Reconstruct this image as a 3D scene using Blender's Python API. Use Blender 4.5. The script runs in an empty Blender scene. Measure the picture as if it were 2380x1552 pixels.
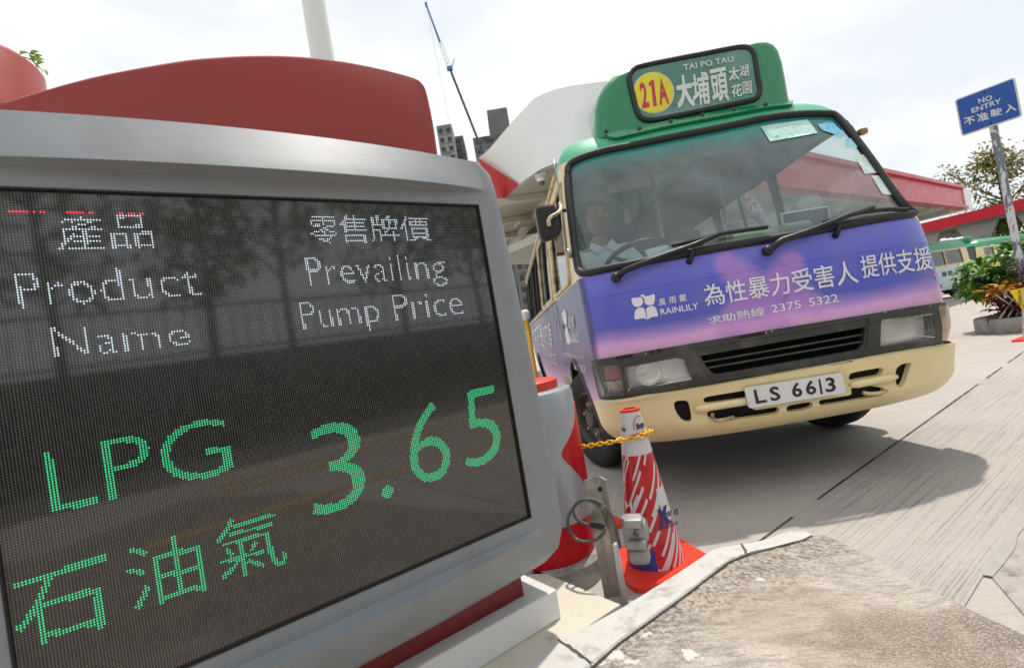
import bpy, bmesh, math, random
import numpy as np
from mathutils import Vector, Matrix, noise
from mathutils.geometry import delaunay_2d_cdt
random.seed(7)
SC = bpy.context.scene
COL = SC.collection
R = math.radians
PI = math.pi

# ------------------------------------------------------------------ camera
CAM_H, LENS, ROLL, PITCH = 1.04, 17.5, R(9.65), R(1.4)
cam = bpy.data.cameras.new('camera')
cam.lens = LENS; cam.sensor_width = 36; cam.sensor_fit = 'HORIZONTAL'
cam.clip_start = 0.02; cam.clip_end = 3000
camo = bpy.data.objects.new('camera', cam); COL.objects.link(camo)
_c, _s, _cp, _sp = math.cos(ROLL), math.sin(ROLL), math.cos(PITCH), math.sin(PITCH)
_U = Vector((0, -_sp, _cp)); _X = Vector((1, 0, 0)); _Fw = Vector((0, _cp, _sp))
_cx = _c * _X - _s * _U; _cy = _s * _X + _c * _U; _cz = -_Fw
M = Matrix.Identity(4)
for i in range(3):
    M[i][0], M[i][1], M[i][2] = _cx[i], _cy[i], _cz[i]
M[2][3] = CAM_H
camo.matrix_world = M
SC.camera = camo
cam.dof.use_dof = True; cam.dof.focus_distance = 2.6; cam.dof.aperture_fstop = 4.0

# ------------------------------------------------------------------ sky, sun, exposure
SUNV = Vector((.23, .33, 1.0)).normalized()
SUN_EL = math.asin(SUNV.z); SUN_AZ = math.atan2(SUNV.x, SUNV.y)
W = bpy.data.worlds.new('World'); SC.world = W; W.use_nodes = True
nt = W.node_tree; nt.nodes.clear()
def N(nt, t, **k):
    n = nt.nodes.new(t)
    for a, b in k.items():
        if a == 'ins':
            for i, v in b.items(): n.inputs[i].default_value = v
        else: setattr(n, a, b)
    return n
def L(nt, a, b): nt.links.new(a, b)
sky = N(nt, 'ShaderNodeTexSky', sky_type='NISHITA', sun_disc=False, sun_elevation=SUN_EL, sun_rotation=SUN_AZ)
skyb = N(nt, 'ShaderNodeBackground', ins={1: .085}); L(nt, sky.outputs[0], skyb.inputs[0])
tc = N(nt, 'ShaderNodeTexCoord')
mp = N(nt, 'ShaderNodeMapping'); mp.inputs[3].default_value = (1, 1, 2.2); L(nt, tc.outputs['Generated'], mp.inputs[0])
nz = N(nt, 'ShaderNodeTexNoise', ins={'Scale': 2.6, 'Detail': 7, 'Roughness': .52, 'Distortion': .3}); L(nt, mp.outputs[0], nz.inputs['Vector'])
cr = N(nt, 'ShaderNodeValToRGB'); L(nt, nz.outputs[0], cr.inputs[0])
cr.color_ramp.elements[0].position = .36; cr.color_ramp.elements[0].color = (.77, .81, .85, 1)
cr.color_ramp.elements[1].position = .52; cr.color_ramp.elements[1].color = (.93, .94, .955, 1)
cl = N(nt, 'ShaderNodeBackground', ins={1: 1.08}); L(nt, cr.outputs[0], cl.inputs[0])
mx = N(nt, 'ShaderNodeMixShader', ins={0: .93}); L(nt, skyb.outputs[0], mx.inputs[1]); L(nt, cl.outputs[0], mx.inputs[2])
wo = N(nt, 'ShaderNodeOutputWorld'); L(nt, mx.outputs[0], wo.inputs[0])
sun = bpy.data.lights.new('sun', 'SUN'); sun.energy = 3.6; sun.angle = R(1.2); sun.color = (1, .93, .84)
suno = bpy.data.objects.new('sun', sun); COL.objects.link(suno)
suno.rotation_euler = SUNV.to_track_quat('Z', 'Y').to_euler(); suno.location = (5, 10, 30)
SC.view_settings.view_transform = 'Standard'; SC.view_settings.look = 'None'
SC.view_settings.exposure = 0.12; SC.view_settings.gamma = 1
SC.cycles.max_bounces = 8; SC.cycles.transparent_max_bounces = 16
SC.cycles.use_denoising = True

# ------------------------------------------------------------------ helpers: pixels to points (2379 x 1552 frame)
FP = LENS / 36 * 2379
def ray(p):
    dx, dy = p[0] - 1189.5, p[1] - 776
    r = (_c * dx - _s * dy) / FP; d = (_s * dx + _c * dy) / FP
    return Vector((r, _cp + d * _sp, _sp - d * _cp))
CO = Vector((0, 0, CAM_H))
def on_z(p, z=0.0):
    d = ray(p); t = (z - CAM_H) / d.z
    return CO + d * t
def on_y(p, Y):
    d = ray(p); return CO + d * (Y / d.y)
class Frame:
    """a thing's own axes: origin and heading"""
    def __init__(s, x, y, z, ang):
        s.o = Vector((x, y, z)); s.a = ang; s.c = math.cos(ang); s.s = math.sin(ang)
    def vec(s, d): return Vector((s.c * d.x + s.s * d.y, -s.s * d.x + s.c * d.y, d.z))
    def pt(s, P): return s.vec(P - s.o)
    def on_x(s, p, x):
        o = s.pt(CO); d = s.vec(ray(p)); return o + d * ((x - o.x) / d.x)
    def on_y(s, p, y):
        o = s.pt(CO); d = s.vec(ray(p)); return o + d * ((y - o.y) / d.y)
    def world(s, P): return Vector((s.c * P[0] - s.s * P[1], s.s * P[0] + s.c * P[1], P[2])) + s.o

# ------------------------------------------------------------------ helpers: objects
def tag(o, label=None, cat=None, group=None, kind=None):
    if label: o['label'] = label
    if cat: o['category'] = cat
    if group: o['group'] = group
    if kind: o['kind'] = kind
    return o
def empty(name, loc, rz=0, label=None, cat=None, group=None):
    o = bpy.data.objects.new(name, None); COL.objects.link(o)
    o.location = loc; o.rotation_euler = (0, 0, rz); o.empty_display_size = .1
    return tag(o, label, cat, group)
def mesh_obj(name, V, F, m, parent=None, smooth=False, loc=None, mi=None, base=False):
    V = [tuple(v) for v in V]
    if base:  # world vertices: put the origin at the thing's base
        a = np.array(V); loc = ((a[:, 0].min() + a[:, 0].max()) / 2, (a[:, 1].min() + a[:, 1].max()) / 2, a[:, 2].min())
        V = [tuple(v) for v in (a - np.array(loc))]
    me = bpy.data.meshes.new(name); me.from_pydata(V, [], [tuple(f) for f in F]); me.update()
    ms = m if isinstance(m, (list, tuple)) else [m]
    for x in ms: me.materials.append(x)
    if mi is not None: me.polygons.foreach_set('material_index', mi)
    if smooth is True: me.polygons.foreach_set('use_smooth', [True] * len(me.polygons))
    o = bpy.data.objects.new(name, me); COL.objects.link(o)
    if parent: o.parent = parent
    if loc is not None: o.location = loc
    if isinstance(smooth, (int, float)) and smooth is not True and smooth is not False:
        me.polygons.foreach_set('use_smooth', [True] * len(me.polygons))
        bm = bmesh.new(); bm.from_mesh(me)
        for e in bm.edges:
            if len(e.link_faces) == 2 and e.calc_face_angle(0) > R(smooth): e.smooth = False
        bm.to_mesh(me); bm.free()
    return o
class MB:
    """collects shapes that make ONE mesh"""
    def __init__(s): s.V = []; s.F = []; s.I = []; s.k = 0
    def add(s, V, F):
        b = len(s.V); s.V += [Vector(v) for v in V]; s.F += [[i + b for i in f] for f in F]; s.I += [s.k] * len(F); return s
    def box(s, c, d, rz=0, rot=None, bev=0):
        x, y, z = d[0] / 2, d[1] / 2, d[2] / 2
        if bev:
            bm = bmesh.new(); bmesh.ops.create_cube(bm, size=1)
            for v in bm.verts: v.co = Vector((v.co.x * d[0], v.co.y * d[1], v.co.z * d[2]))
            bmesh.ops.bevel(bm, geom=bm.edges[:], offset=bev, segments=2, affect='EDGES', profile=.5)
            bm.verts.index_update(); V = [v.co.copy() for v in bm.verts]; F = [[v.index for v in f.verts] for f in bm.faces]; bm.free()
        else:
            V = [Vector((a * x, b * y, e * z)) for a in (-1, 1) for b in (-1, 1) for e in (-1, 1)]
            F = [(0, 1, 3, 2), (4, 6, 7, 5), (0, 4, 5, 1), (2, 3, 7, 6), (0, 2, 6, 4), (1, 5, 7, 3)]
        Mx = rot if rot is not None else Matrix.Rotation(rz, 3, 'Z')
        return s.add([Mx @ v + Vector(c) for v in V], F)
    def tube(s, pts, r, n=8, closed=False, caps=True, flat=None):
        pts = [Vector(p) for p in pts]; m = len(pts)
        rs = r if isinstance(r, (list, tuple)) else [r] * m
        V = []; F = []; prev = None
        for i, p in enumerate(pts):
            if closed: t = pts[(i + 1) % m] - pts[i - 1]
            else: t = pts[min(i + 1, m - 1)] - pts[max(i - 1, 0)]
            t = t.normalized() if t.length > 1e-9 else Vector((0, 0, 1))
            if prev is None:
                a = Vector((0, 0, 1)) if abs(t.z) < .9 else Vector((1, 0, 0))
                u = a.cross(t).normalized()
            else:
                u = prev - t * prev.dot(t); u = u.normalized() if u.length > 1e-6 else prev
            prev = u; w = t.cross(u)
            for k in range(n):
                a = 2 * PI * k / n; V.append(p + (u * math.cos(a) + w * math.sin(a)) * rs[i])
        for i in range(m if closed else m - 1):
            j = (i + 1) % m
            for k in range(n): F.append((i * n + k, i * n + (k + 1) % n, j * n + (k + 1) % n, j * n + k))
        if caps and not closed: F.append(tuple(range(n))[::-1]); F.append(tuple((m - 1) * n + k for k in range(n)))
        return s.add(V, F)
    def lathe(s, prof, n=32, c=(0, 0, 0), axis='Z', cap=True, Mx=None):
        V = []; F = []
        for r, h in prof:
            for k in range(n):
                a = 2 * PI * k / n
                v = Vector((r * math.cos(a), r * math.sin(a), h))
                if axis == 'X': v = Vector((v.z, v.x, v.y))
                if axis == 'Y': v = Vector((v.x, v.z, v.y))
                if Mx is not None: v = Mx @ v
                V.append(v + Vector(c))
        m = len(prof)
        for i in range(m - 1):
            for k in range(n): F.append((i * n + k, i * n + (k + 1) % n, (i + 1) * n + (k + 1) % n, (i + 1) * n + k))
        if cap:
            if prof[0][0] > 1e-6: F.append(tuple(range(n))[::-1])
            if prof[-1][0] > 1e-6: F.append(tuple((m - 1) * n + k for k in range(n)))
        return s.add(V, F)
    def prism(s, poly, h, fn):
        """poly in 2-D, fn(a, b, t) -> point for t = 0 (front) and t = h (back)"""
        n = len(poly); V = [fn(a, b, 0) for a, b in poly] + [fn(a, b, h) for a, b in poly]
        F = [tuple(range(n)), tuple(range(2 * n - 1, n - 1, -1))] + [(i, (i + 1) % n, n + (i + 1) % n, n + i) for i in range(n)]
        return s.add(V, F)
    def build(s, name, m, parent=None, smooth=False, base=False, loc=None):
        return mesh_obj(name, s.V, s.F, m, parent, smooth, loc, s.I if isinstance(m, (list, tuple)) and len(m) > 1 else None, base)
class Sep(MB):
    """like MB, but every shape added becomes a part of its own"""
    def __init__(s, name, m, parent, smooth=False): s.a = (name, m, parent, smooth)
    def add(s, V, F): mesh_obj(s.a[0], [Vector(v) for v in V], F, s.a[1], s.a[2], s.a[3]); return s
def smooth_path(pts, n=6, closed=False):
    P = [Vector(p) for p in pts]; out = []; m = len(P)
    rng = range(m if closed else m - 1)
    for i in rng:
        if closed: a, b, c, d = P[i - 1], P[i], P[(i + 1) % m], P[(i + 2) % m]
        else: a, b, c, d = P[max(i - 1, 0)], P[i], P[i + 1], P[min(i + 2, m - 1)]
        for k in range(n):
            t = k / n
            out.append(.5 * ((2 * b) + (c - a) * t + (2 * a - 5 * b + 4 * c - d) * t * t + (3 * b - a - 3 * c + d) * t ** 3))
    if not closed: out.append(P[-1])
    return out
def round_poly(P, r, n=5):
    """2-D polygon with rounded corners; r one radius or a list"""
    out = []; m = len(P)
    for i in range(m):
        a, b, c = Vector(P[i - 1]).to_2d(), Vector(P[i]).to_2d(), Vector(P[(i + 1) % m]).to_2d()
        rr = r[i] if isinstance(r, (list, tuple)) else r
        u, v = (a - b), (c - b); k = min(rr, u.length * .49, v.length * .49)
        if k < 1e-6: out.append((b.x, b.y)); continue
        p, q = b + u.normalized() * k, b + v.normalized() * k
        for j in range(n + 1):
            t = j / n; w = p * (1 - t) ** 2 + b * 2 * t * (1 - t) + q * t * t
            out.append((w.x, w.y))
    return out
def lerp(a, b, t): return a + (b - a) * t
def interp(xs, ys):
    xs = list(xs); ys = list(ys); n = len(xs)
    h = [xs[i + 1] - xs[i] for i in range(n - 1)]; dl = [(ys[i + 1] - ys[i]) / h[i] for i in range(n - 1)]
    m = [dl[0]] + [0 if dl[i - 1] * dl[i] <= 0 else 2 * dl[i - 1] * dl[i] / (dl[i - 1] + dl[i]) for i in range(1, n - 1)] + [dl[-1]]
    def f(x):
        if x <= xs[0]: return ys[0]
        if x >= xs[-1]: return ys[-1]
        i = 0
        while x > xs[i + 1]: i += 1
        t = (x - xs[i]) / h[i]
        return ys[i] * (2 * t ** 3 - 3 * t * t + 1) + m[i] * h[i] * (t ** 3 - 2 * t * t + t) + ys[i + 1] * (-2 * t ** 3 + 3 * t * t) + m[i + 1] * h[i] * (t ** 3 - t * t)
    return f
def inside(p, poly):
    x, y = p; r = False; j = len(poly) - 1
    for i in range(len(poly)):
        xi, yi = poly[i][0], poly[i][1]; xj, yj = poly[j][0], poly[j][1]
        if (yi > y) != (yj > y) and x < (xj - xi) * (y - yi) / (yj - yi) + xi: r = not r
        j = i
    return r
def densify(loop, d):
    out = []; n = len(loop)
    for i in range(n):
        a, b = Vector(loop[i]).to_2d(), Vector(loop[(i + 1) % n]).to_2d(); k = max(1, int((b - a).length / d))
        for j in range(k): out.append(a.lerp(b, j / k))
    return out
def cdt(outer, holes, d, fx=None):
    """triangles filling an outline with holes; d = spacing (or fx(x) -> spacing)"""
    loops = [densify(outer, d)] + [densify(h, d) for h in holes]
    V = []; E = []
    for lp in loops:
        b = len(V); V += lp; E += [(b + i, b + (i + 1) % len(lp)) for i in range(len(lp))]
    bx = np.array([(v.x, v.y) for v in V])
    x0, y0 = bx.min(0); x1, y1 = bx.max(0)
    polys = [[(p.x, p.y) for p in lp] for lp in loops]
    x = x0 + d * .5
    while x < x1:
        dx = fx(x) if fx else d
        y = y0 + d * .5
        while y < y1:
            if inside((x, y), polys[0]) and not any(inside((x, y), h) for h in polys[1:]):
                if np.min((bx[:, 0] - x) ** 2 + (bx[:, 1] - y) ** 2) > (d * .45) ** 2: V.append(Vector((x, y)))
            y += d
        x += dx
    r = delaunay_2d_cdt(V, E, [], 0, 1e-7)
    VV, FF = r[0], r[2]; keep = []
    for f in FF:
        c = sum((VV[i] for i in f), Vector((0, 0))) / len(f)
        if inside(c, polys[0]) and not any(inside(c, h) for h in polys[1:]): keep.append(f)
    return VV, keep
def panel(name, outer, holes, d, fn, m, parent=None, thick=0, fx=None, out=None, smooth=True, nrm=None):
    """a skin filling outer minus holes, mapped by fn(a, b, depth); thick folds every rim inwards"""
    VV, FF = cdt(outer, holes, d, fx)
    bm = bmesh.new(); vs = [bm.verts.new(fn(v.x, v.y, 0)) for v in VV]
    for f in FF:
        try: bm.faces.new([vs[i] for i in f])
        except ValueError: pass
    bm.normal_update()
    if out is not None:
        flip = [f for f in bm.faces if f.normal.dot(out(f.calc_center_median())) < 0]
        if flip: bmesh.ops.reverse_faces(bm, faces=flip)
    if thick:
        dom = {v: VV[i] for i, v in enumerate(vs)}
        be = [e for e in bm.edges if len(e.link_faces) == 1]
        nv = {}
        for e in be:
            for v in e.verts:
                if v not in nv: nv[v] = bm.verts.new(fn(dom[v].x, dom[v].y, thick))
        for e in be:
            a, b = e.verts
            lf = e.link_faces[0]; vl = [v for v in lf.verts]; i = vl.index(a)
            if vl[(i + 1) % len(vl)] == b: a, b = b, a
            f = bm.faces.new((a, b, nv[b], nv[a])); f.smooth = True
            e.smooth = False
    me = bpy.data.meshes.new(name)
    bm.verts.ensure_lookup_table()
    for f in bm.faces: f.smooth = smooth
    bm.to_mesh(me); bm.free()
    for x in (m if isinstance(m, (list, tuple)) else [m]): me.materials.append(x)
    if nrm is not None and not thick:
        me.normals_split_custom_set_from_vertices([nrm(v.x, v.y) for v in VV[:len(me.vertices)]])
    o = bpy.data.objects.new(name, me); COL.objects.link(o)
    if parent: o.parent = parent
    return o

# ------------------------------------------------------------------ helpers: lettering
_tc = {}
def text2d(s, bold=0.0, res=3):
    k = (s, bold)
    if k in _tc: return _tc[k]
    c = bpy.data.curves.new('t', 'FONT'); c.body = s; c.resolution_u = res; c.offset = bold
    o = bpy.data.objects.new('t', c); COL.objects.link(o)
    dg = bpy.context.evaluated_depsgraph_get()
    me = bpy.data.meshes.new_from_object(o.evaluated_get(dg))
    V = np.array([(v.co.x, v.co.y) for v in me.vertices]); F = [tuple(p.vertices) for p in me.polygons]
    bpy.data.objects.remove(o); bpy.data.curves.remove(c); bpy.data.meshes.remove(me)
    lo, hi = V.min(0), V.max(0); V = (V - lo) / (hi - lo)
    _tc[k] = (V, F, (hi - lo)[0] / (hi - lo)[1]); return _tc[k]
def quad(q, a, b):  # q = tl, tr, br, bl ; a across, b up
    tl, tr, br, bl = [Vector(x) for x in q]
    return tl * (1 - a) * b + tr * a * b + br * a * (1 - b) + bl * (1 - a) * (1 - b)
def letters(mb, s, q, fn, bold=0.0):
    """lettering warped onto a four-cornered patch; Chinese strokes are thickened with shifted copies"""
    cj = any(ord(ch) > 0x2000 for ch in s); V, F, ar = text2d(s, 0.0 if cj else bold)
    sh = [(0, 0)] if not cj or bold <= 0 else [(-1, -1), (1, -1), (1, 1), (-1, 1), (0, 0)]
    VV = []; FF = []
    for k, (i, j) in enumerate(sh):
        c = len(VV); VV += [fn(quad(q, a + i * bold / ar, b + j * bold)) + Vector((-.00025, -.00025, 0)) * k for a, b in V]; FF += [[x + c for x in f] for f in F]
    return mb.add(VV, FF)
def letters_flat(mb, s, x, z, h, fn, bold=0.0, align='C', squeeze=1):
    """lettering of height h set at (x, z) by real size"""
    V, F, ar = text2d(s, bold); w = h * ar * squeeze; x0 = {'C': x - w / 2, 'L': x, 'R': x - w}[align]
    mb.add([fn(x0 + a * w, z + b * h) for a, b in V], F); return mb

# ------------------------------------------------------------------ materials
def srgb(r, g, b):
    f = lambda c: (c / 255 / 12.92) if c / 255 <= .04045 else ((c / 255 + .055) / 1.055) ** 2.4
    return (f(r), f(g), f(b), 1)
MT = {}
def mat(name, col, rough=.5, metal=0.0, var=.12, vs=3.0, bump=0.0, bs=40, coat=0.0, spec=.5, dirt=None, ds=6.0, dth=(.5, .62)):
    if name in MT: return MT[name]
    m = bpy.data.materials.new(name); m.use_nodes = True; t = m.node_tree
    b = t.nodes['Principled BSDF']; col = tuple(col)[:3] + (1,)
    tcn = N(t, 'ShaderNodeTexCoord')
    n1 = N(t, 'ShaderNodeTexNoise', ins={'Scale': vs, 'Detail': 6, 'Roughness': .6}); L(t, tcn.outputs['Object'], n1.inputs['Vector'])
    mr = N(t, 'ShaderNodeMapRange', ins={1: .3, 2: .7, 3: 1 - var, 4: 1 + var * .6}); L(t, n1.outputs[0], mr.inputs[0])
    vm = N(t, 'ShaderNodeVectorMath', operation='SCALE'); vm.inputs[0].default_value = col[:3]; L(t, mr.outputs[0], vm.inputs['Scale'])
    out = vm.outputs[0]
    if dirt:
        n2 = N(t, 'ShaderNodeTexNoise', ins={'Scale': ds, 'Detail': 8, 'Roughness': .65}); L(t, tcn.outputs['Object'], n2.inputs['Vector'])
        m2 = N(t, 'ShaderNodeMapRange', ins={1: dth[0], 2: dth[1], 3: 0, 4: 1}); L(t, n2.outputs[0], m2.inputs[0])
        mi = N(t, 'ShaderNodeMix', data_type='RGBA'); L(t, m2.outputs[0], mi.inputs[0]); L(t, out, mi.inputs[6]); mi.inputs[7].default_value = tuple(dirt)[:3] + (1,)
        out = mi.outputs[2]
    L(t, out, b.inputs['Base Color'])
    mr2 = N(t, 'ShaderNodeMapRange', ins={1: .3, 2: .7, 3: max(.02, rough - .06), 4: min(1, rough + .08)}); L(t, n1.outputs[0], mr2.inputs[0]); L(t, mr2.outputs[0], b.inputs['Roughness'])
    b.inputs['Metallic'].default_value = metal; b.inputs['Coat Weight'].default_value = coat; b.inputs['Coat Roughness'].default_value = .08
    b.inputs['Specular IOR Level'].default_value = spec
    if bump:
        n3 = N(t, 'ShaderNodeTexNoise', ins={'Scale': bs, 'Detail': 5, 'Roughness': .6}); L(t, tcn.outputs['Object'], n3.inputs['Vector'])
        bp = N(t, 'ShaderNodeBump', ins={'Strength': bump, 'Distance': .01}); L(t, n3.outputs[0], bp.inputs['Height']); L(t, bp.outputs[0], b.inputs['Normal'])
    MT[name] = m; return m
def glow(name, col, s):
    m = bpy.data.materials.new(name); m.use_nodes = True; t = m.node_tree; b = t.nodes['Principled BSDF']
    b.inputs['Base Color'].default_value = tuple(col)[:3] + (1,); b.inputs['Emission Color'].default_value = tuple(col)[:3] + (1,); b.inputs['Emission Strength'].default_value = s
    return m
def glass(name, tint=(.8, .88, .86), f0=.06, rough=.015, film=0.0, band=None):
    """window glass: tinted see-through plus a mirror by Fresnel; film = dust scatter with reflection haze and glare painted in"""
    m = bpy.data.materials.new(name); m.use_nodes = True; t = m.node_tree; t.nodes.remove(t.nodes['Principled BSDF'])
    o = t.nodes['Material Output']
    tr = N(t, 'ShaderNodeBsdfTransparent'); tr.inputs[0].default_value = tuple(tint) + (1,)
    gl = N(t, 'ShaderNodeBsdfGlossy', ins={1: rough}); fr = N(t, 'ShaderNodeLayerWeight', ins={0: .5})
    pw = N(t, 'ShaderNodeMath', operation='POWER', ins={1: 5.0}); L(t, fr.outputs['Facing'], pw.inputs[0])
    mul = N(t, 'ShaderNodeMapRange', ins={1: 0, 2: 1, 3: f0, 4: 1}); L(t, pw.outputs[0], mul.inputs[0])
    tcn = N(t, 'ShaderNodeTexCoord')
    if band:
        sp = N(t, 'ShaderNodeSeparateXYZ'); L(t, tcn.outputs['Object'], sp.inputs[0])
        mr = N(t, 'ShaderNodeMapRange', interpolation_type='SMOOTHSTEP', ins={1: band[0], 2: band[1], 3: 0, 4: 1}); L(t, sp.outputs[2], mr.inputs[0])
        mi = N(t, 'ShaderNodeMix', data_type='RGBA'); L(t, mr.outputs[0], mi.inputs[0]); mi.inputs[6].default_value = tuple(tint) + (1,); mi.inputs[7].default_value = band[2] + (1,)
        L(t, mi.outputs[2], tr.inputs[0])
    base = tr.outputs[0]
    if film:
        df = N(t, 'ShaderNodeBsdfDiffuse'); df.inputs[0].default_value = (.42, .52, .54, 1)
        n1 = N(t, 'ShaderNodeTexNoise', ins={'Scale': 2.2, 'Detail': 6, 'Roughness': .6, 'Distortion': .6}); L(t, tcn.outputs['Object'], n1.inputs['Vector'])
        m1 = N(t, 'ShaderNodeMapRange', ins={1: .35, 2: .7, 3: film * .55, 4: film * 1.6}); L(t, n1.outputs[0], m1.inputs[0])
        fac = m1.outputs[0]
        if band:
            fac = mth(t, 'ADD', fac, mth(t, 'MULTIPLY', mr.outputs[0], .30)); L(t, mixc(t, mr.outputs[0], (.42, .52, .54), (.06, .42, .38)), df.inputs[0])  # hazy teal sun glare over the top band, painted into the film
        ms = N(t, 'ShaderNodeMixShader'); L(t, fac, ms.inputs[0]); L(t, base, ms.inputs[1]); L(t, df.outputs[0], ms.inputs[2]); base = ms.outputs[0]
    mx = N(t, 'ShaderNodeMixShader'); L(t, mul.outputs[0], mx.inputs[0]); L(t, base, mx.inputs[1]); L(t, gl.outputs[0], mx.inputs[2]); L(t, mx.outputs[0], o.inputs[0])
    return m
def nodes_mat(name):
    m = bpy.data.materials.new(name); m.use_nodes = True; t = m.node_tree
    return m, t, t.nodes['Principled BSDF']
def mixc(t, fac, a, b):
    mi = N(t, 'ShaderNodeMix', data_type='RGBA')
    if isinstance(fac, float): mi.inputs[0].default_value = fac
    else: L(t, fac, mi.inputs[0])
    for k, v in ((6, a), (7, b)):
        if isinstance(v, tuple): mi.inputs[k].default_value = v[:3] + (1,)
        else: L(t, v, mi.inputs[k])
    return mi.outputs[2]
def rng(t, src, a, b, c=0.0, d=1.0, smooth=False):
    n = N(t, 'ShaderNodeMapRange', ins={1: a, 2: b, 3: c, 4: d})
    if smooth: n.interpolation_type = 'SMOOTHSTEP'
    L(t, src, n.inputs[0]); return n.outputs[0]
def nois(t, vec, sc, det=5.0, ro=.6, dist=0.0):
    n = N(t, 'ShaderNodeTexNoise', ins={'Scale': sc, 'Detail': det, 'Roughness': ro, 'Distortion': dist}); L(t, vec, n.inputs['Vector']); return n.outputs[0]
def mth(t, op, a, b=None, c=None):
    n = N(t, 'ShaderNodeMath', operation=op)
    for i, v in enumerate((a, b, c)):
        if v is None: continue
        if isinstance(v, (int, float)): n.inputs[i].default_value = v
        else: L(t, v, n.inputs[i])
    return n.outputs[0]
M_STEEL = mat('brushed steel', (.42, .4, .36), .42, .7, .2, 8, .1, 120, dirt=(.3, .26, .2), ds=7)
M_BLACK = mat('black plastic', (.012, .012, .013), .42, 0, .3, 20, .05, 200)
M_RUBBER = mat('black rubber', (.018, .018, .018), .6, 0, .3, 12, .15, 90)
M_TYRE = mat('tyre rubber', (.013, .013, .013), .8, 0, .3, 10, .2, 60, dirt=(.03, .027, .024), ds=9, dth=(.55, .7))
M_WHITEPAINT = mat('white paint', (.75, .75, .74), .4, 0, .06, 4, .05, 60)
M_DARK = mat('dark cavity', (.008, .008, .008), .8)
M_RED = mat('red gloss panel', srgb(186, 14, 30), .3, 0, .08, 3, spec=.35)
M_REDP = mat('red paint', srgb(148, 38, 26), .36, 0, .08, 2.5)
M_BEIGE = mat('beige soffit', (.52, .48, .4), .6, 0, .1, 1.5)
M_CHROME = mat('chromed metal', (.6, .6, .6), .15, 1, .1, 8)
M_LEAF = mat('green leaf', (.06, .16, .025), .42, 0, .5, 9, spec=.5)
M_BARK = mat('bark', (.09, .07, .05), .9, 0, .4, 8, .6, 25)
M_CONC = mat('grey concrete', (.36, .35, .33), .85, 0, .18, 5, .35, 60, dirt=(.2, .19, .18), ds=5)

# ================================================================== GROUND
def struct(o): o['kind'] = 'structure'; return o
def geo(t):
    g = N(t, 'ShaderNodeNewGeometry'); return g.outputs['Position']
def xyz(t, v):
    s = N(t, 'ShaderNodeSeparateXYZ'); L(t, v, s.inputs[0]); return s.outputs
def mapped(t, v, rz, sc):
    m = N(t, 'ShaderNodeMapping'); m.inputs['Rotation'].default_value = (0, 0, rz); m.inputs['Scale'].default_value = sc; L(t, v, m.inputs[0]); return m.outputs[0]
def brushed(name, base, dark, rz, pitch, line, wob, brk, bump, blotch=.1):
    """broom-finished concrete: wavering dark furrows running along heading rz"""
    m, t, b = nodes_mat(name); P = geo(t)
    q = mapped(t, P, -rz, (1, 1, 1)); x, y, z = xyz(t, q)[:3]
    n1 = nois(t, mapped(t, P, -rz, (1.2, 1.6, 1)), 1.6, 3)
    q2 = N(t, 'ShaderNodeCombineXYZ'); L(t, mth(t, 'MULTIPLY', x, 1.1), q2.inputs[0]); L(t, mth(t, 'MULTIPLY', mth(t, 'ADD', y, mth(t, 'MULTIPLY', n1, wob)), 1 / pitch), q2.inputs[1])
    fur = nois(t, q2.outputs[0], .8, 4, .62, .0); fur2 = nois(t, mapped(t, P, -rz, (.5, 60, 1)), 3.4, 4, .65)
    area = nois(t, mapped(t, P, -rz, (.5, 2.2, 1)), 2.2, 3)
    ln = mth(t, 'MULTIPLY', rng(t, fur, brk, brk + .05, 0, 1), rng(t, area, .3, .6, .35, 1)); ln = mth(t, 'MULTIPLY', mth(t, 'MULTIPLY', ln, line), rng(t, nois(t, P, 30, 4, .7), .38, .52, .45, 1))
    big = nois(t, P, 1.1, 5); fine = nois(t, P, 160, 3); mid = nois(t, P, 9, 6, .7)
    c = mixc(t, rng(t, big, .3, .7, 0, 1), tuple(k * (1 - blotch) for k in base), tuple(k * (1 + blotch * .7) for k in base))
    c = mixc(t, rng(t, fine, .35, .7, .0, .3), c, tuple(k * .62 for k in base))
    c = mixc(t, rng(t, mid, .55, .75, 0, .28), c, tuple(k * .7 for k in base))
    c = mixc(t, rng(t, fur2, .4, .68, 0, .13), c, tuple(k * .6 for k in base))
    c = mixc(t, rng(t, nois(t, P, 75, 4, .75), .5, .72, 0, .38), c, tuple(k * .5 for k in base))
    c = mixc(t, rng(t, nois(t, P, 1.7, 6, .7, .8), .56, .72, 0, .22), c, tuple(k * .55 for k in base))
    c = mixc(t, ln, c, dark)
    L(t, c, b.inputs['Base Color']); b.inputs['Roughness'].default_value = .85
    h = mth(t, 'ADD', mth(t, 'MULTIPLY', ln, -1.0), mth(t, 'ADD', mth(t, 'MULTIPLY', fine, .35), mth(t, 'MULTIPLY', nois(t, mapped(t, P, -rz, (3, 70, 1)), 6, 3), .8)))
    bp = N(t, 'ShaderNodeBump', ins={'Strength': bump, 'Distance': .006}); L(t, h, bp.inputs['Height']); L(t, bp.outputs[0], b.inputs['Normal'])
    return m
JD = math.atan2(.586, .81)
CB = (.45, .413, .372)
M_FORE = brushed('forecourt concrete', CB, (.15, .13, .11), R(-2), .010, .34, .008, .58, .4)
M_STRIP = brushed('furrowed driveway concrete', (.455, .418, .378), (.13, .12, .106), JD - R(1.5), .0056, .50, .012, .56, .7)
def sheet(name, poly, z, m, d=None):
    V = [(p[0], p[1], z(p[0], p[1]) if callable(z) else z) for p in poly]
    return struct(mesh_obj(name, V, [tuple(range(len(V)))], m))
# one big sheet to the horizon: forecourt concrete
g = sheet('forecourt', [(-900, -900), (900, -900), (900, 900), (-900, 900)], 0, M_FORE)
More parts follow.
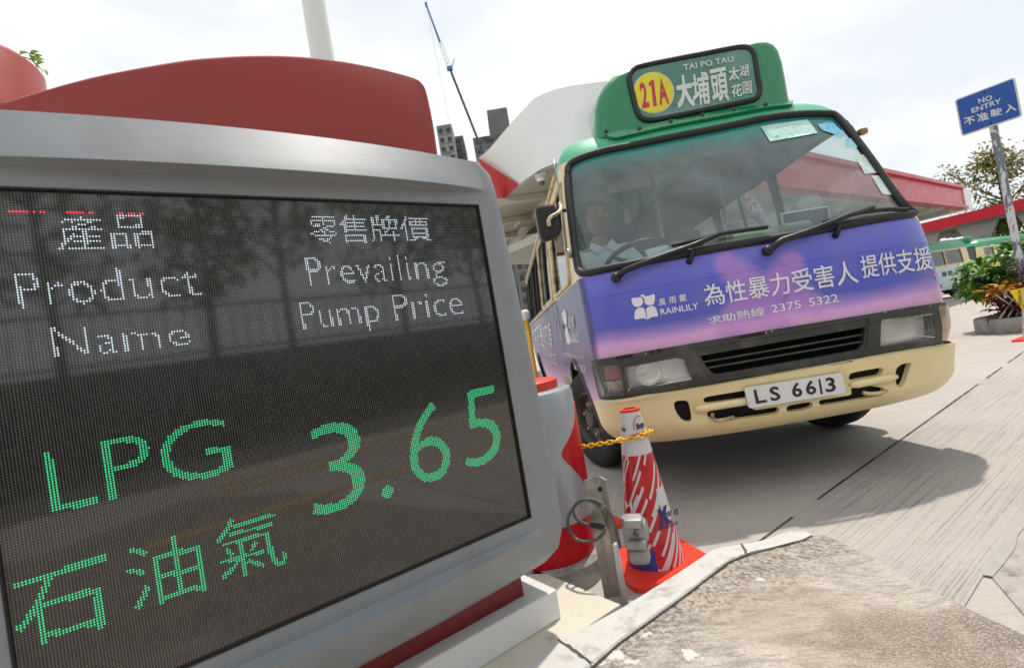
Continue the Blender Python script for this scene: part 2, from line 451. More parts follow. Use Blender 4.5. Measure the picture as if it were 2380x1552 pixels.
# furrowed driveway slab
jd = Vector((.81, .586)); jn = Vector((.586, -.81))
def jp(a, o): v = Vector((1.037, 2.311)) + jd * a + jn * o; return (v.x, v.y)
sheet('driveway', [jp(-1.2, 0), jp(40, 0), jp(40, .717), jp(-3.5, .717)][::-1], .004, M_STRIP)
# joint filled with dark sealant along the slab, broken in places
mb = MB(); a = -.25
while a < 11:
    w0 = .007 + .007 * random.random(); l = .12 + .25 * random.random()
    if random.random() < .85:
        p = [jp(a, -w0 * .5), jp(a + l, -w0 * .4 - .004 * random.random()), jp(a + l, w0 * .6), jp(a, w0 * .5)]
        mb.add([(q[0], q[1], .0085) for q in p][::-1], [(0, 1, 2, 3)])
    a += l * (.98 if random.random() < .8 else 1.15)
struct(mb.build('joint_sealant', mat('joint sealant', (.035, .033, .03), .8, 0, .4, 30)))
# mortar strip and rough pavement on the far right
M_MORTAR = mat('mortar strip', (.36, .335, .32), .9, 0, .12, 8, .4, 80)
mb = MB(); k = 60
V = [(*jp(-.02 + i * .13, .717), .008) for i in range(k)] + [(*jp(-.02 + i * .13, 0.742 + .012 * noise.noise(Vector((i * .9, 3, 1))) + .008 * (i % 3)), .008) for i in range(k)]
mb.add(V, [(i, i + 1, k + i + 1, k + i)[::-1] for i in range(k - 1)]); struct(mb.build('mortar_strip', M_MORTAR))
def aggregate(name, paint=False):
    m, t, b = nodes_mat(name); P = geo(t); x, y, z = xyz(t, P)[:3]
    n_big = nois(t, P, 2.0, 5, .6, .4); n_mid = nois(t, P, 11, 6, .68); fine = nois(t, P, 140, 4, .7)
    br = nois(t, mapped(t, P, R(-14), (3.5, 26, 1)), 4.5, 5, .7)
    # broom-finished skin where it has not worn off
    skin = mixc(t, rng(t, n_mid, .3, .7), (.45, .395, .335), (.60, .545, .49))
    skin = mixc(t, rng(t, fine, .42, .66, 0, .6), skin, (.24, .20, .165))
    skin = mixc(t, rng(t, br, .5, .64, 0, .62), skin, (.13, .105, .08))
    # exposed stones
    vo = N(t, 'ShaderNodeTexVoronoi', ins={'Scale': 118, 'Randomness': .95}); L(t, mapped(t, P, R(20), (1, 1.45, 1)), vo.inputs['Vector'])
    vs = N(t, 'ShaderNodeSeparateXYZ'); L(t, vo.outputs['Color'], vs.inputs[0])
    st = mixc(t, rng(t, vs.outputs[0], .1, .9), (.42, .335, .275), (.66, .58, .51))
    st = mixc(t, rng(t, vs.outputs[1], .62, .7), st, (.50, .33, .26)); st = mixc(t, rng(t, vs.outputs[2], .86, .9), st, (.34, .34, .34))
    edge = rng(t, vo.outputs['Distance'], .32, .6, 0, 1)
    st = mixc(t, mth(t, 'MULTIPLY', edge, .85), st, (.20, .165, .135))
    worn = rng(t, mth(t, 'ADD', mth(t, 'MULTIPLY', n_big, .8), mth(t, 'ADD', mth(t, 'MULTIPLY', x, .34), mth(t, 'MULTIPLY', y, -.30))), .20, .38, 0, 1, True)
    worn = mth(t, 'MULTIPLY', worn, rng(t, n_mid, .3, .5, .55, 1))
    c = mixc(t, worn, skin, st)
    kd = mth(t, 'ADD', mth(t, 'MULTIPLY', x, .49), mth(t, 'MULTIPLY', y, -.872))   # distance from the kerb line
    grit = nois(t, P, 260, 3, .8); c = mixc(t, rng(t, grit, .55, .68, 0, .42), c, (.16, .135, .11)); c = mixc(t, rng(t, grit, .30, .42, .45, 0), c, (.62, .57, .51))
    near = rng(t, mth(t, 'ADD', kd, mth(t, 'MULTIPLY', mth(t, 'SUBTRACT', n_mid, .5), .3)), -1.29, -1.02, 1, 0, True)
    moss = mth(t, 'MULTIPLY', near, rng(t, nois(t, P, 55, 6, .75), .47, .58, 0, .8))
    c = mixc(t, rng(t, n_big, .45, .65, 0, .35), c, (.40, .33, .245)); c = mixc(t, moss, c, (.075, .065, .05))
    stain = rng(t, nois(t, mapped(t, P, R(10), (2, 7, 1)), 3.1, 6, .7), .5, .7, 0, .55)
    c = mixc(t, mth(t, 'MULTIPLY', stain, rng(t, worn, 0, 1, 1, .3)), c, (.12, .10, .08))
    fl = None   # flakes of old white paint left near the kerb
    for (px, py), r in [((1500, 1483), .05), ((1540, 1476), .03), ((1606, 1522), .06), ((1432, 1528), .08), ((1390, 1546), .06), ((1765, 1345), .035), ((1470, 1545), .05), ((1480, 1505), .03)]:
        v = on_z((px, py), .08); d = N(t, 'ShaderNodeVectorMath', operation='DISTANCE'); L(t, P, d.inputs[0]); d.inputs[1].default_value = v
        f = rng(t, d.outputs['Value'], 0, r, 1, 0); fl = f if fl is None else mth(t, 'MAXIMUM', fl, f)
    fm = rng(t, mth(t, 'ADD', fl, mth(t, 'MULTIPLY', mth(t, 'SUBTRACT', nois(t, P, 34, 5, .65), .5), 1.7)), .62, .66, 0, 1)
    c = mixc(t, mth(t, 'MULTIPLY', fm, rng(t, fl, .02, .1)), c, (.62, .60, .57))
    L(t, c, b.inputs['Base Color']); b.inputs['Roughness'].default_value = .88
    h = mth(t, 'ADD', mth(t, 'MULTIPLY', mth(t, 'MULTIPLY', worn, vo.outputs['Distance']), -1.3), mth(t, 'ADD', mth(t, 'MULTIPLY', fine, .5), mth(t, 'MULTIPLY', n_mid, .8)))
    bp = N(t, 'ShaderNodeBump', ins={'Strength': .8, 'Distance': .012}); L(t, h, bp.inputs['Height']); L(t, bp.outputs[0], b.inputs['Normal'])
    return m
M_AGG = aggregate('exposed aggregate concrete')
sheet('pavement', [jp(-.02, .74), jp(40, .74), jp(40, 6), jp(-.6, 6), (1.28, 1.35)][::-1], .005, mat('worn pavement concrete', (.39, .355, .32), .9, 0, .22, 6, .7, 70, dirt=(.16, .14, .12), ds=14, dth=(.52, .7)))
# apron: ramps from the kerb top down to the driveway slab
def kz(x, y):  # kerb top falls to the road at its tip
    return .1 * max(0, min(1, (1.16 - x) / .42)) ** .8 + .006
def kpx(L_):
    o = []
    for p in L_:
        q = on_z(p, .1)
        for _ in range(6): q = on_z(p, kz(q.x, 0))
        o.append((q.x, q.y))
    return o
kin = [(-3.35, -1.05), (-1.6, .33), (-.63, 1.1), (-.018, 1.589)] + kpx([(1447, 1406), (1576, 1327), (1657, 1273), (1723, 1265), (1776, 1253), (1833, 1232), (1872, 1233)])
kout = [(-3.2, -1.25), (-1.5, .17), (-.55, .93), (.071, 1.449)] + kpx([(1438, 1489), (1590, 1380), (1690, 1303), (1735, 1285), (1795, 1272), (1866, 1254), (1888, 1243)])
kerb_out = kout
low = [(1.185, 2.19), (1.205, 2.08), (1.222, 1.95), (1.226, 1.829), (1.232, 1.72), (1.238, 1.627), (1.25, 1.52), (1.268, 1.416), (1.36, 1.1), (1.6, .3), (2.4, -1.6)]
def dseg(p, line):
    best = 9
    for a, b in zip(line, line[1:]):
        a, b = Vector(a), Vector(b); ab = b - a; k = max(0, min(1, (p - a).dot(ab) / ab.length_squared)); best = min(best, (a + ab * k - p).length)
    return best
def apron_z(x, y):
    p = Vector((x, y)); a, b = dseg(p, kerb_out), dseg(p, low)
    return lerp(.008, min(.1, kz(x, y)) - .002, b / (a + b + 1e-6))
outer = kerb_out + low + [(2.4, -3), (-3.2, -3)]
struct(panel('apron', outer, [], .09, lambda a, b, d: (a, b, apron_z(a, b)), M_AGG, out=lambda c: Vector((0, 0, 1))))
# white-painted kerb, in two stones with a break
M_KERB = mat('white kerb paint', (.54, .53, .505), .85, 0, .1, 9, .5, 90, dirt=(.33, .30, .26), ds=11, dth=(.54, .7))
def kerb_piece(a, b):
    def lin(Q):
        o = []
        for p, q in zip(Q, Q[1:]): o += [Vector((*p, 0)).lerp(Vector((*q, 0)), i / 8) for i in range(8)]
        return o + [Vector((*Q[-1], 0))]
    I, O = lin(kin[a:b]), lin(kout[a:b]); mb = MB(); n = len(I)
    rows = []
    for i in range(n):
        p, q = I[i], O[i]; z = kz((p.x + q.x) / 2, 0)
        j = .0025 * noise.noise(Vector((p.x * 30, 1, 0))); e = (q - p) * .06
        rows.append([(p.x, p.y, -.02), (p.x, p.y, z - .008), (p.x + e.x, p.y + e.y, z + j), (q.x - e.x, q.y - e.y, z + j), (q.x, q.y, z - .01), (q.x, q.y, -.02)])
    for i in range(n - 1):
        for k in range(5):
            mb.add([rows[i][k], rows[i][k + 1], rows[i + 1][k + 1], rows[i + 1][k]], [(0, 1, 2, 3)])
    mb.add(rows[0], [tuple(range(6))]); mb.add(rows[-1], [tuple(range(6))[::-1]])
    return struct(mb.build('kerb', M_KERB, smooth=30))
kerb_piece(0, 4); kerb_piece(3, 8); kerb_piece(7, 11)
# open joints across the kerb stones
mb = MB()
for k in (3, 7):
    a, b = Vector((*kin[k], 0)), Vector((*kout[k], 0)); t = (b - a).normalized(); n = Vector((t.y, -t.x, 0)); z = kz((a.x + b.x) / 2, 0) + .0035; m_ = 14
    V = []
    for i in range(m_ + 1):
        p = a.lerp(b, i / m_) + n * (.008 * noise.noise(Vector((i * .35, k, 0)))); w = .0022 + .0035 * random.random(); V += [(p.x - n.x * w, p.y - n.y * w, z), (p.x + n.x * w, p.y + n.y * w, z)]
    mb.add(V, [(2 * i, 2 * i + 1, 2 * i + 3, 2 * i + 2) for i in range(m_)])
struct(mb.build('kerb_joint', mat('kerb joint dirt', (.09, .08, .065), .95)))
# dirt-filled crack along the kerb's street side
mb = MB(); pts = [Vector((*p, 0)).lerp(Vector((*q, 0)), i / 40) for p, q in zip(kout[1:], kout[2:]) for i in range(40)]; nrm = []
for i, p in enumerate(pts[:-2]):
    t = (pts[i + 1] - p).normalized(); n = Vector((t.y, -t.x, 0)); w = .0035 + .006 * abs(noise.noise(Vector((p.x * 9, p.y * 9, 2)))) + .003 * random.random()
    z = apron_z(p.x, p.y) + .0035; nrm.append(((p.x - n.x * .002, p.y - n.y * .002, z), (p.x + n.x * w, p.y + n.y * w, z)))
for a, b in zip(nrm, nrm[1:]): mb.add([a[0], b[0], b[1], a[1]], [(3, 2, 1, 0)])
struct(mb.build('crack', mat('crack dirt', (.045, .038, .03), .95)))
# raised island under the screen, cream painted
M_ISL = mat('cream island paint', (.56, .52, .43), .85, 0, .08, 5, .3, 70, dirt=(.36, .33, .29), ds=12, dth=(.6, .72))
iu = Vector((.806, .591)); iv = Vector((-.6, .8))
A0 = Vector((.212, 1.742)); isl = [A0, A0 + iv * .455, A0 + iv * .455 - iu * 3.4, A0 - iu * 3.4]
mb = MB(); mb.prism([(p.x, p.y) for p in isl], 1, lambda a, b, t: (a, b, .1 if t == 0 else -.02)); struct(mb.build('island', M_ISL))

# ================================================================== PRICE SCREEN
FL = Frame(-.04, 1.6, .1, math.atan2(.591, .806))
scr = empty('price_screen', FL.o, FL.a, 'big grey framed electronic price board with red curved crown, standing on a white plinth', 'price board')
M_HOUSE = mat('grey housing paint', (.26, .278, .298), .42, .05, .06, 3, .02, 300, dirt=(.19, .195, .20), ds=4, dth=(.52, .8))
p_ = lambda x: .058 * max(0, 1 - ((x + .59) / .625) ** 2) ** .7
zt_ = lambda x: 1.597 - .029 * ((x + .594) / .633) ** 2
zb_ = lambda x: .197 + .02 * ((x + .594) / .633) ** 2
xr_ = interp([.20, .22, .25, .29, .33, .60, .967, 1.46, 1.53, 1.55, 1.572, 1.6], [.035, .085, .125, .147, .149, .145, .134, .108, .10, .085, .05, .03])
ST, SB = 1.408, .394
rows = [('t', 1.0, .30), ('t', 1.0, .05), ('t', .97, .03), ('t', .9, None), ('t', .6, None), ('t', .3, None), ('t', 0.03, None), (1.459, 'p'), (1.451, 0), (1.43, 0), (ST, 0)]
rows += [(lerp(ST, SB, i / 12), 0) for i in range(1, 13)] + [(.365, 0), (.349, 0), (.341, 'p'), ('b', .03, None), ('b', .3, None), ('b', .7, None), ('b', .95, .03), ('b', 1.0, .05), ('b', 1.0, .30)]
xs = [-1.17 + 1.17 * i / 26 for i in range(27)]
def house(x, row, edge):
    if row[0] == 't':
        z = lerp(1.46, zt_(x), row[1]); y = row[2] if row[2] is not None else lerp(-p_(x), .012, row[1])
    elif row[0] == 'b':
        z = lerp(.34, zb_(x), row[1]); y = row[2] if row[2] is not None else lerp(-p_(x), .012, row[1])
    else: z = row[0]; y = -p_(x) if row[1] == 'p' else row[1]
    return z, y
cols = []
for s in (-1, 1):  # side strips: flat bezel, then a rounded edge running to the back
    cs = []
    for f in (0, .25, .5, .75, 1): cs.append(('f', f))
    for a in (15, 30, 45, 60, 75, 90): cs.append(('r', R(a)))
    cs.append(('s', .3)); cols.append((s, cs))
def hv(col, row):
    kind, v = col[1]; s = col[0]
    z0, _ = house(.0, row, 0); zz = min(max(z0, .2), 1.6); xe = xr_(zz); rad = min(.05, xe)
    if kind == 'f': x = (xe - rad) * v; z, y = house(x, row, 0)
    else:
        z, y = house(xe - rad, row, 0)
        if kind == 'r': x = xe - rad + rad * math.sin(v); y = max(y + .055 * (1 - math.cos(v)), y)
        else: x = xe; y = v if y < v else y
    if s < 0: x = -1.17 - x
    return (x, y, z)
grid = []
L0 = [(-1, c) for c in cols[0][1][::-1]]; R0 = [(1, c) for c in cols[1][1]]
allc = L0 + [(0, ('x', x)) for x in xs[1:-1]] + R0
def gv(c, row):
    if c[0] == 0: z, y = house(c[1][1], row, 0); return (c[1][1], y, z)
    return hv(c, row)
V = [gv(c, r) for c in allc for r in rows]; nr = len(rows); F = []
i0 = len(L0) - 1; i1 = len(L0) + len(xs) - 2; r0 = 10; r1 = 22
for i in range(len(allc) - 1):
    for j in range(nr - 1):
        if i0 <= i < i1 and r0 <= j < r1: continue
        F.append((i * nr + j, i * nr + j + 1, (i + 1) * nr + j + 1, (i + 1) * nr + j))
mesh_obj('housing', V, F, M_HOUSE, scr, 28)
mb = MB(); mb.box((-.585, .17, .9), (1.2, .24, 1.33)); mb.build('back_box', M_HOUSE, scr)
# dark screen face with its grid of unlit diodes
PX = .005
m, t, b = nodes_mat('diode screen'); tcn = N(t, 'ShaderNodeTexCoord'); x, y, z = xyz(t, tcn.outputs['Object'])[:3]
def cell(v): return mth(t, 'ABSOLUTE', mth(t, 'SUBTRACT', mth(t, 'FRACT', mth(t, 'MULTIPLY', v, 1 / PX)), .5))
cx_, cz_ = cell(x), cell(z)
dot = mth(t, 'MULTIPLY', rng(t, cx_, .11, .15, 1, 0), rng(t, cz_, .11, .15, 1, 0))
dust = nois(t, tcn.outputs['Object'], 3, 5)
c = mixc(t, rng(t, dust, .3, .7), (.009, .009, .009), (.016, .015, .014))
L(t, mixc(t, dot, c, (.40, .41, .40)), b.inputs['Base Color']); b.inputs['Roughness'].default_value = .05; b.inputs['IOR'].default_value = 1.8
slat = mth(t, 'MULTIPLY', rng(t, cz_, .40, .46, 0, 1), -1)
bp = N(t, 'ShaderNodeBump', ins={'Strength': .08, 'Distance': .0004}); L(t, slat, bp.inputs['Height']); L(t, bp.outputs[0], b.inputs['Normal'])
panelo = mesh_obj('screen', [(-1.172, .008, SB - .003), (.002, .008, SB - .003), (.002, .008, ST + .003), (-1.172, .008, ST + .003)], [(0, 1, 2, 3)], m, scr)
# lit diodes: lettering sampled on the diode grid
def lit_cells(specs):
    on = set()
    for s, q, bold in specs:
        Vt, Ft, _ = text2d(s, bold, 4)
        P = [FL.on_y(tuple(quad(q, a, bb)), .008) for a, bb in Vt]; P = np.array([(p.x / PX, p.z / PX) for p in P])
        for f in Ft:
            T = P[list(f)]
            lo = np.floor(T.min(0)).astype(int); hi = np.ceil(T.max(0)).astype(int)
            for i in range(lo[0], hi[0] + 1):
                for j in range(lo[1], hi[1] + 1):
                    if inside((i + .5, j + .5), T): on.add((i, j))
    return [c for c in on if -1.168 < c[0] * PX < -.004 and SB < c[1] * PX < ST - .004]
def diodes(name, cells, m, r=.0017):
    mb = MB()
    for i, j in cells:
        x, z = (i + .5) * PX, (j + .5) * PX
        mb.add([(x + r * math.cos(PI / 3 * k), .0065, z + r * math.sin(PI / 3 * k)) for k in range(6)], [(5, 4, 3, 2, 1, 0)])
    return mb.build(name, m, panelo)
c9 = lambda x, y: (x / 1.1333 / 1.7213, (700 + y / 1.1333) / 1.7213)
c10 = lambda x, y: (x / 1.0348 / 1.7213, (1500 + y / 1.0348) / 1.7213)
Q = lambda f, *p: [f(*a) for a in p]
M_RD = glow('lit red diode', (1, .04, .06), 1.6)
white = [('產品', Q(c9, (255, 188), (672, 170), (708, 335), (265, 348)), .0), ('Product', Q(c9, (60, 446), (888, 402), (922, 545), (92, 605)), -.010), ('Name', Q(c9, (224, 690), (850, 664), (868, 768), (250, 832)), -.010),
         ('零售牌價', Q(c9, (1396, 180), (1935, 190), (1955, 300), (1410, 315)), .0), ('Prevailing', Q(c9, (1378, 372), (2008, 358), (2032, 500), (1412, 546)), -.012), ('Pump Price', Q(c9, (1348, 576), (2086, 518), (2108, 668), (1385, 742)), -.012)]
green = [('LPG', Q(c10, (172, 318), (935, 165), (970, 398), (222, 572)), -.008), ('石', Q(c10, (36, 862), (436, 740), (462, 1040), (72, 1145)), .0), ('油', Q(c10, (505, 715), (815, 642), (860, 892), (545, 985)), .0), ('氣', Q(c10, (880, 612), (1148, 540), (1192, 782), (910, 852)), .0),
         ('3', Q(c10, (1277, 218), (1490, 172), (1518, 530), (1298, 592)), -.010), ('6', Q(c10, (1680, 135), (1838, 95), (1872, 425), (1702, 458)), -.010), ('5', Q(c10, (1915, 72), (2054, 40), (2078, 345), (1928, 392)), -.010), ('.', Q(c10, (1576, 462), (1626, 450), (1630, 500), (1580, 514)), 0)]
diodes('white_lettering', lit_cells(white), glow('lit white diode', (.78, .9, 1), .95), .0014)
diodes('green_lettering', lit_cells(green), glow('lit green diode', (.06, .72, .30), .95), .0015)
for a, bb in [(40, 200), (300, 432), (536, 660)]:
    red = []; x = a
    while x < bb:
        P = FL.on_y(c9(x, 165 + x * .012), .008); red.append((int(math.floor(P.x / PX)), int(math.floor(P.z / PX)))); x += 16 if random.random() < .7 else 30
    diodes('red_diodes', list(set(red)), M_RD)
# thin glass-black edge line, red neck and white plinth
mb = MB()
for pts in ([(-1.172, SB), (.002, SB)], [(-1.172, ST), (.002, ST)]): mb.box(((pts[0][0] + pts[1][0]) / 2, .003, pts[0][1]), (1.178, .01, .004))
for x in (-1.172, .002): mb.box((x, .003, (SB + ST) / 2), (.004, .01, ST - SB - .0045))
mb.build('screen_gasket', M_BLACK, scr)
mb = MB(); mb.box((-.60, .26, .151), (1.22, .26, .1)); mb.build('neck', mat('dark red metal', srgb(120, 20, 24), .4), scr)
mb = MB(); mb.box((-.57, .27, .05), (1.354, .40, .1), bev=.006); mb.build('plinth', mat('plinth white paint', (.66, .66, .66), .38, 0, .06, 3, dirt=(.5, .49, .46), ds=9, dth=(.62, .7)), scr)
# crown: curved red slab behind the top edge
cp = [(0, 236), (200, 178), (400, 140), (500, 129), (600, 125), (700, 128), (800, 140), (880, 156), (930, 169), (966, 180), (982, 190), (992, 206), (1001, 242), (1012, 300), (1022, 372)]
out = [FL.on_y((q.x, q.y), .11) for q in smooth_path([(*p, 0) for p in cp], 4)]; out = [(-1.26, 1.45), (-1.26, 1.56), (-1.18, 1.603)] + [(v.x, v.z) for v in out] + [(-.036, 1.45)]
mb = MB(); n = len(out); cen = Vector((-.6, 1.6))
lay = [(.0, .125), (.0, .112), (.004, .108)]
def inset(k):
    o2 = []
    for i, p in enumerate(out):
        d = (Vector(p) - cen).normalized(); o2.append((p[0] - d.x * k, max(1.45, p[1] - d.y * k)))
    return o2
rings = [(0, .36), (0, .128), (.002, .118), (.008, .112), (.016, .110)]
V = []
for k, y in rings: V += [(a, y, z) for a, z in inset(k)]
F = [(i * n + j, i * n + (j + 1) % n, (i + 1) * n + (j + 1) % n, (i + 1) * n + j) for i in range(len(rings) - 1) for j in range(n)]
F.append(tuple(range((len(rings) - 1) * n, len(rings) * n)))
mesh_obj('crown', V, F, M_REDP, scr, 30)

# ================================================================== MINIBUS (the big one)
class Coach:
    """skin of a small bus: u runs round the nose (|u| <= 1) and down the sides, z is height"""
    P = 2.6
    D = staticmethod(interp([.3, .62, .75, 1.4, 2.2, 2.5], [.38, .38, .31, .29, .17, .17]))
    w = staticmethod(interp([.30, .38, .5, .7, 1.0, 1.3, 1.45, 2.16, 2.27, 2.36, 2.43, 2.48, 2.51], [.96, .99, 1.012, 1.04, 1.06, 1.06, 1.054, .998, .978, .92, .82, .68, .52]))
    yf = staticmethod(interp([.30, .38, .5, .7, .885, 1.1, 1.38, 1.6, 2.1, 2.226, 2.3, 2.38, 2.45, 2.51], [.14, .11, .085, .075, .085, .105, .155, .265, .545, .62, .668, .75, .98, 1.35]))
    LEN = 6.95; LS = 6.5
    @classmethod
    def S(k, u, z, off=0.0):
        if off:
            p = k.S(u, z); return p + k.nrm(u, z) * off
        a = abs(u); W_ = k.w(z); Y0 = k.yf(z); e = 2 / k.P
        if a <= 1:
            th = a * PI / 2; x = W_ * math.sin(th) ** e; y = Y0 + k.D(z) * (1 - max(0, math.cos(th)) ** e)
        else:
            x = W_; y = Y0 + k.D(z) + (a - 1) / k.LS * (k.LEN - Y0 - k.D(z))
        return Vector((x if u >= 0 else -x, y, z))
    @classmethod
    def nrm(k, u, z):
        d = .012
        a = k.S(u + d, z) - k.S(u - d, z); b = k.S(u, min(2.51, z + d)) - k.S(u, max(.3, z - d))
        n = a.cross(b); return n.normalized()
    @classmethod
    def front_uz(k, x, z):
        t = min(.9999, abs(x) / k.w(z)); u = math.asin(t ** (k.P / 2)) / (PI / 2); return (u if x >= 0 else -u, z)
    @classmethod
    def Fy(k, x, z):
        t = min(.999, abs(x) / k.w(z)); return k.yf(z) + k.D(z) * (1 - (1 - t ** k.P) ** (1 / k.P))
    @classmethod
    def side_uz(k, y, z, sg=-1):
        Y0 = k.yf(z); return (sg * (1 + (y - Y0 - k.D(z)) * k.LS / (k.LEN - Y0 - k.D(z))), z)
FB = Frame(1.517, 2.65, 0, R(.72))
def fr_pt(p, off=0.0):
    """pixel -> point on the nose skin (bus axes)"""
    o = FB.pt(CO); d = FB.vec(ray(p)); y = .3
    for _ in range(25):
        t = (y - o.y) / d.y; x, z = o.x + d.x * t, o.z + d.z * t
        y = lerp(y, Coach.Fy(x, max(.3, min(2.5, z))), .6)
    t = (y - o.y) / d.y; return Vector((o.x + d.x * t, y - off, o.z + d.z * t))
def fr_uz(p):
    v = fr_pt(p); return Coach.front_uz(v.x, v.z)
def fr_off(off):
    def f(p):
        u, z = fr_uz(p); return Coach.S(u, z, off)
    return f
def sd_pt(p, off=.004):
    o = FB.pt(CO); d = FB.vec(ray(p)); x = -1.0
    for _ in range(12):
        t = (x - o.x) / d.x; z = o.z + d.z * t; x = -Coach.w(max(.3, min(2.5, z)))
    return Vector((x - off, o.y + d.y * t, z))
r3 = lambda x, y: ((2600 + x / 1.5523) / 1.7213, (800 + y / 1.5523) / 1.7213)
r1 = lambda x, y: ((2000 + x / 1.826) / 1.7213, (100 + y / 1.826) / 1.7213)
r2 = lambda x, y: ((2000 + x / 1.552) / 1.7213, (900 + y / 1.552) / 1.7213)
r7 = lambda x, y: ((2500 + x / 2.1636) / 1.7213, (1450 + y / 2.1636) / 1.7213)
s1 = lambda x, y: ((2080 + x / 3.105) / 1.7213, (1150 + y / 3.105) / 1.7213)
s2 = lambda x, y: ((2080 + x / 2.8233) / 1.7213, (600 + y / 2.8233) / 1.7213)
OUT = lambda c: Vector((c.x * .9, c.y - 3.2 if c.y < 1.2 else 0, .15 * (c.z - 1.2)))

# ---- paint: wrapped advertisement below, cream posts, green roof
def wrap_paint():
    m, t, b = nodes_mat('wrapped bus paint'); tcn = N(t, 'ShaderNodeTexCoord'); P = tcn.outputs['Object']; x, y, z = xyz(t, P)[:3]
    n1 = nois(t, P, 1.3, 4); n2 = nois(t, P, 14, 5)
    zz = mth(t, 'ADD', z, mth(t, 'MULTIPLY', mth(t, 'SUBTRACT', n1, .5), .10))
    cr = N(t, 'ShaderNodeValToRGB'); L(t, rng(t, zz, .86, 1.42), cr.inputs[0]); e = cr.color_ramp.elements
    e[0].position = 0; e[0].color = srgb(222, 172, 208); e[1].position = 1; e[1].color = srgb(116, 120, 214)
    for p, c in ((.14, (218, 170, 218)), (.22, (158, 132, 208)), (.31, (88, 96, 188)), (.6, (92, 101, 200)), (.8, (108, 114, 210))):
        q = e.new(p); q.color = srgb(*c)
    front = cr.outputs[0]
    pet = None  # soft pink flower on the panel
    for px, r in [((1688, 612), .10), ((1708, 630), .12), ((1732, 655), .14), ((1765, 690), .17), ((1838, 612), .10), ((1822, 640), .12), ((1800, 665), .13), ((1860, 695), .12), ((1895, 708), .09), ((1725, 730), .14), ((1700, 765), .12), ((1800, 760), .15)]:
        v = fr_pt(px)
        d = N(t, 'ShaderNodeVectorMath', operation='DISTANCE'); L(t, P, d.inputs[0]); d.inputs[1].default_value = v
        f = rng(t, mth(t, 'ADD', d.outputs['Value'], mth(t, 'MULTIPLY', mth(t, 'SUBTRACT', n1, .5), .05)), r * .35, r, 1, 0, True)
        pet = f if pet is None else mth(t, 'MAXIMUM', pet, f)
    front = mixc(t, mth(t, 'MULTIPLY', pet, .62), front, srgb(196, 140, 210))
    cs = N(t, 'ShaderNodeValToRGB'); L(t, rng(t, zz, .35, 1.4), cs.inputs[0]); e = cs.color_ramp.elements
    e[0].position = 0; e[0].color = srgb(150, 132, 180); e[1].position = 1; e[1].color = srgb(36, 48, 104)
    for p, c in ((.2, (100, 92, 170)), (.36, (66, 50, 120)), (.5, (84, 48, 118)), (.62, (46, 46, 112)), (.8, (38, 50, 108))):
        q = e.new(p); q.color = srgb(*c)
    side = cs.outputs[0]
    side = mixc(t, mth(t, 'MULTIPLY', rng(t, y, 2.2, 5, 0, .55), rng(t, nois(t, P, 1.1, 3), .4, .65)), side, srgb(170, 130, 170))
    wr = mixc(t, rng(t, mth(t, 'ABSOLUTE', x), 1.025, 1.05, 0, 1), front, side)
    cream = mixc(t, rng(t, n2, .3, .7), srgb(222, 206, 160), srgb(206, 188, 142))
    green = mixc(t, rng(t, n1, .3, .7), srgb(52, 160, 118), srgb(84, 178, 140))
    zb = mth(t, 'ADD', 1.385, mth(t, 'MULTIPLY', mth(t, 'SUBTRACT', n2, .5), .002))
    zc = mth(t, 'SUBTRACT', z, mth(t, 'MULTIPLY', rng(t, mth(t, 'ABSOLUTE', x), .92, 1.0, 1, 0, True), .13))
    c = mixc(t, rng(t, zc, 1.372, 1.376), wr, cream)
    c = mixc(t, rng(t, z, 2.205, 2.21), c, green)
    dirt = rng(t, nois(t, mapped(t, P, 0, (1, 1, .35)), 5, 7, .7), .5, .78, 0, .34)
    c = mixc(t, dirt, c, (.3, .26, .22))
    L(t, c, b.inputs['Base Color']); b.inputs['Roughness'].default_value = .38; b.inputs['Coat Weight'].default_value = .08; b.inputs['Coat Roughness'].default_value = .15; b.inputs['Specular IOR Level'].default_value = .35
    bp = N(t, 'ShaderNodeBump', ins={'Strength': .03, 'Distance': .02}); L(t, nois(t, P, 5, 3), bp.inputs['Height']); L(t, bp.outputs[0], b.inputs['Normal'])
    return m
M_WRAP = wrap_paint()
M_CREAM = mat('cream bus paint', srgb(234, 218, 168), .36, 0, .05, 4, coat=.2, dirt=srgb(204, 182, 128), ds=3.5, dth=(.56, .8))
M_CREAM2 = mat('cream side post', srgb(206, 190, 150), .4, 0, .06, 6, dirt=srgb(140, 124, 96), ds=10)
M_GREEN = mat('green fibreglass', srgb(2, 126, 76), .27, 0, .06, 3, coat=.35)
M_LIN = mat('grey bus lining', (.16, .165, .16), .8, 0, .1, 4)
M_TRIM = mat('charcoal trim plastic', (.042, .041, .038), .5, 0, .12, 6, .06, 240, dirt=(.08, .075, .065), ds=5)
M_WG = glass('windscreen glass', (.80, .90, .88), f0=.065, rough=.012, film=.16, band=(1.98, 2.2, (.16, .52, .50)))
M_SG = glass('side window glass', (.80, .85, .84), f0=.06, rough=.01, film=.02)
M_INK = mat('white lettering', (.78, .77, .80), .45, 0, .03, 8)
M_LENS = glass('lamp lens', (.93, .93, .93), f0=.05, rough=.08, film=.12)
M_AMB = mat('amber lens', (.55, .16, .03), .12, 0, .2, 10, coat=.5)
bus = empty('minibus', FB.o, FB.a, 'minibus with purple and blue advert wrap, green roof and lit-less route box, turning out of the forecourt', 'minibus')
bus['label'] = 'large near minibus with purple blue wrap, cream bumper and green roof, seen from its front'

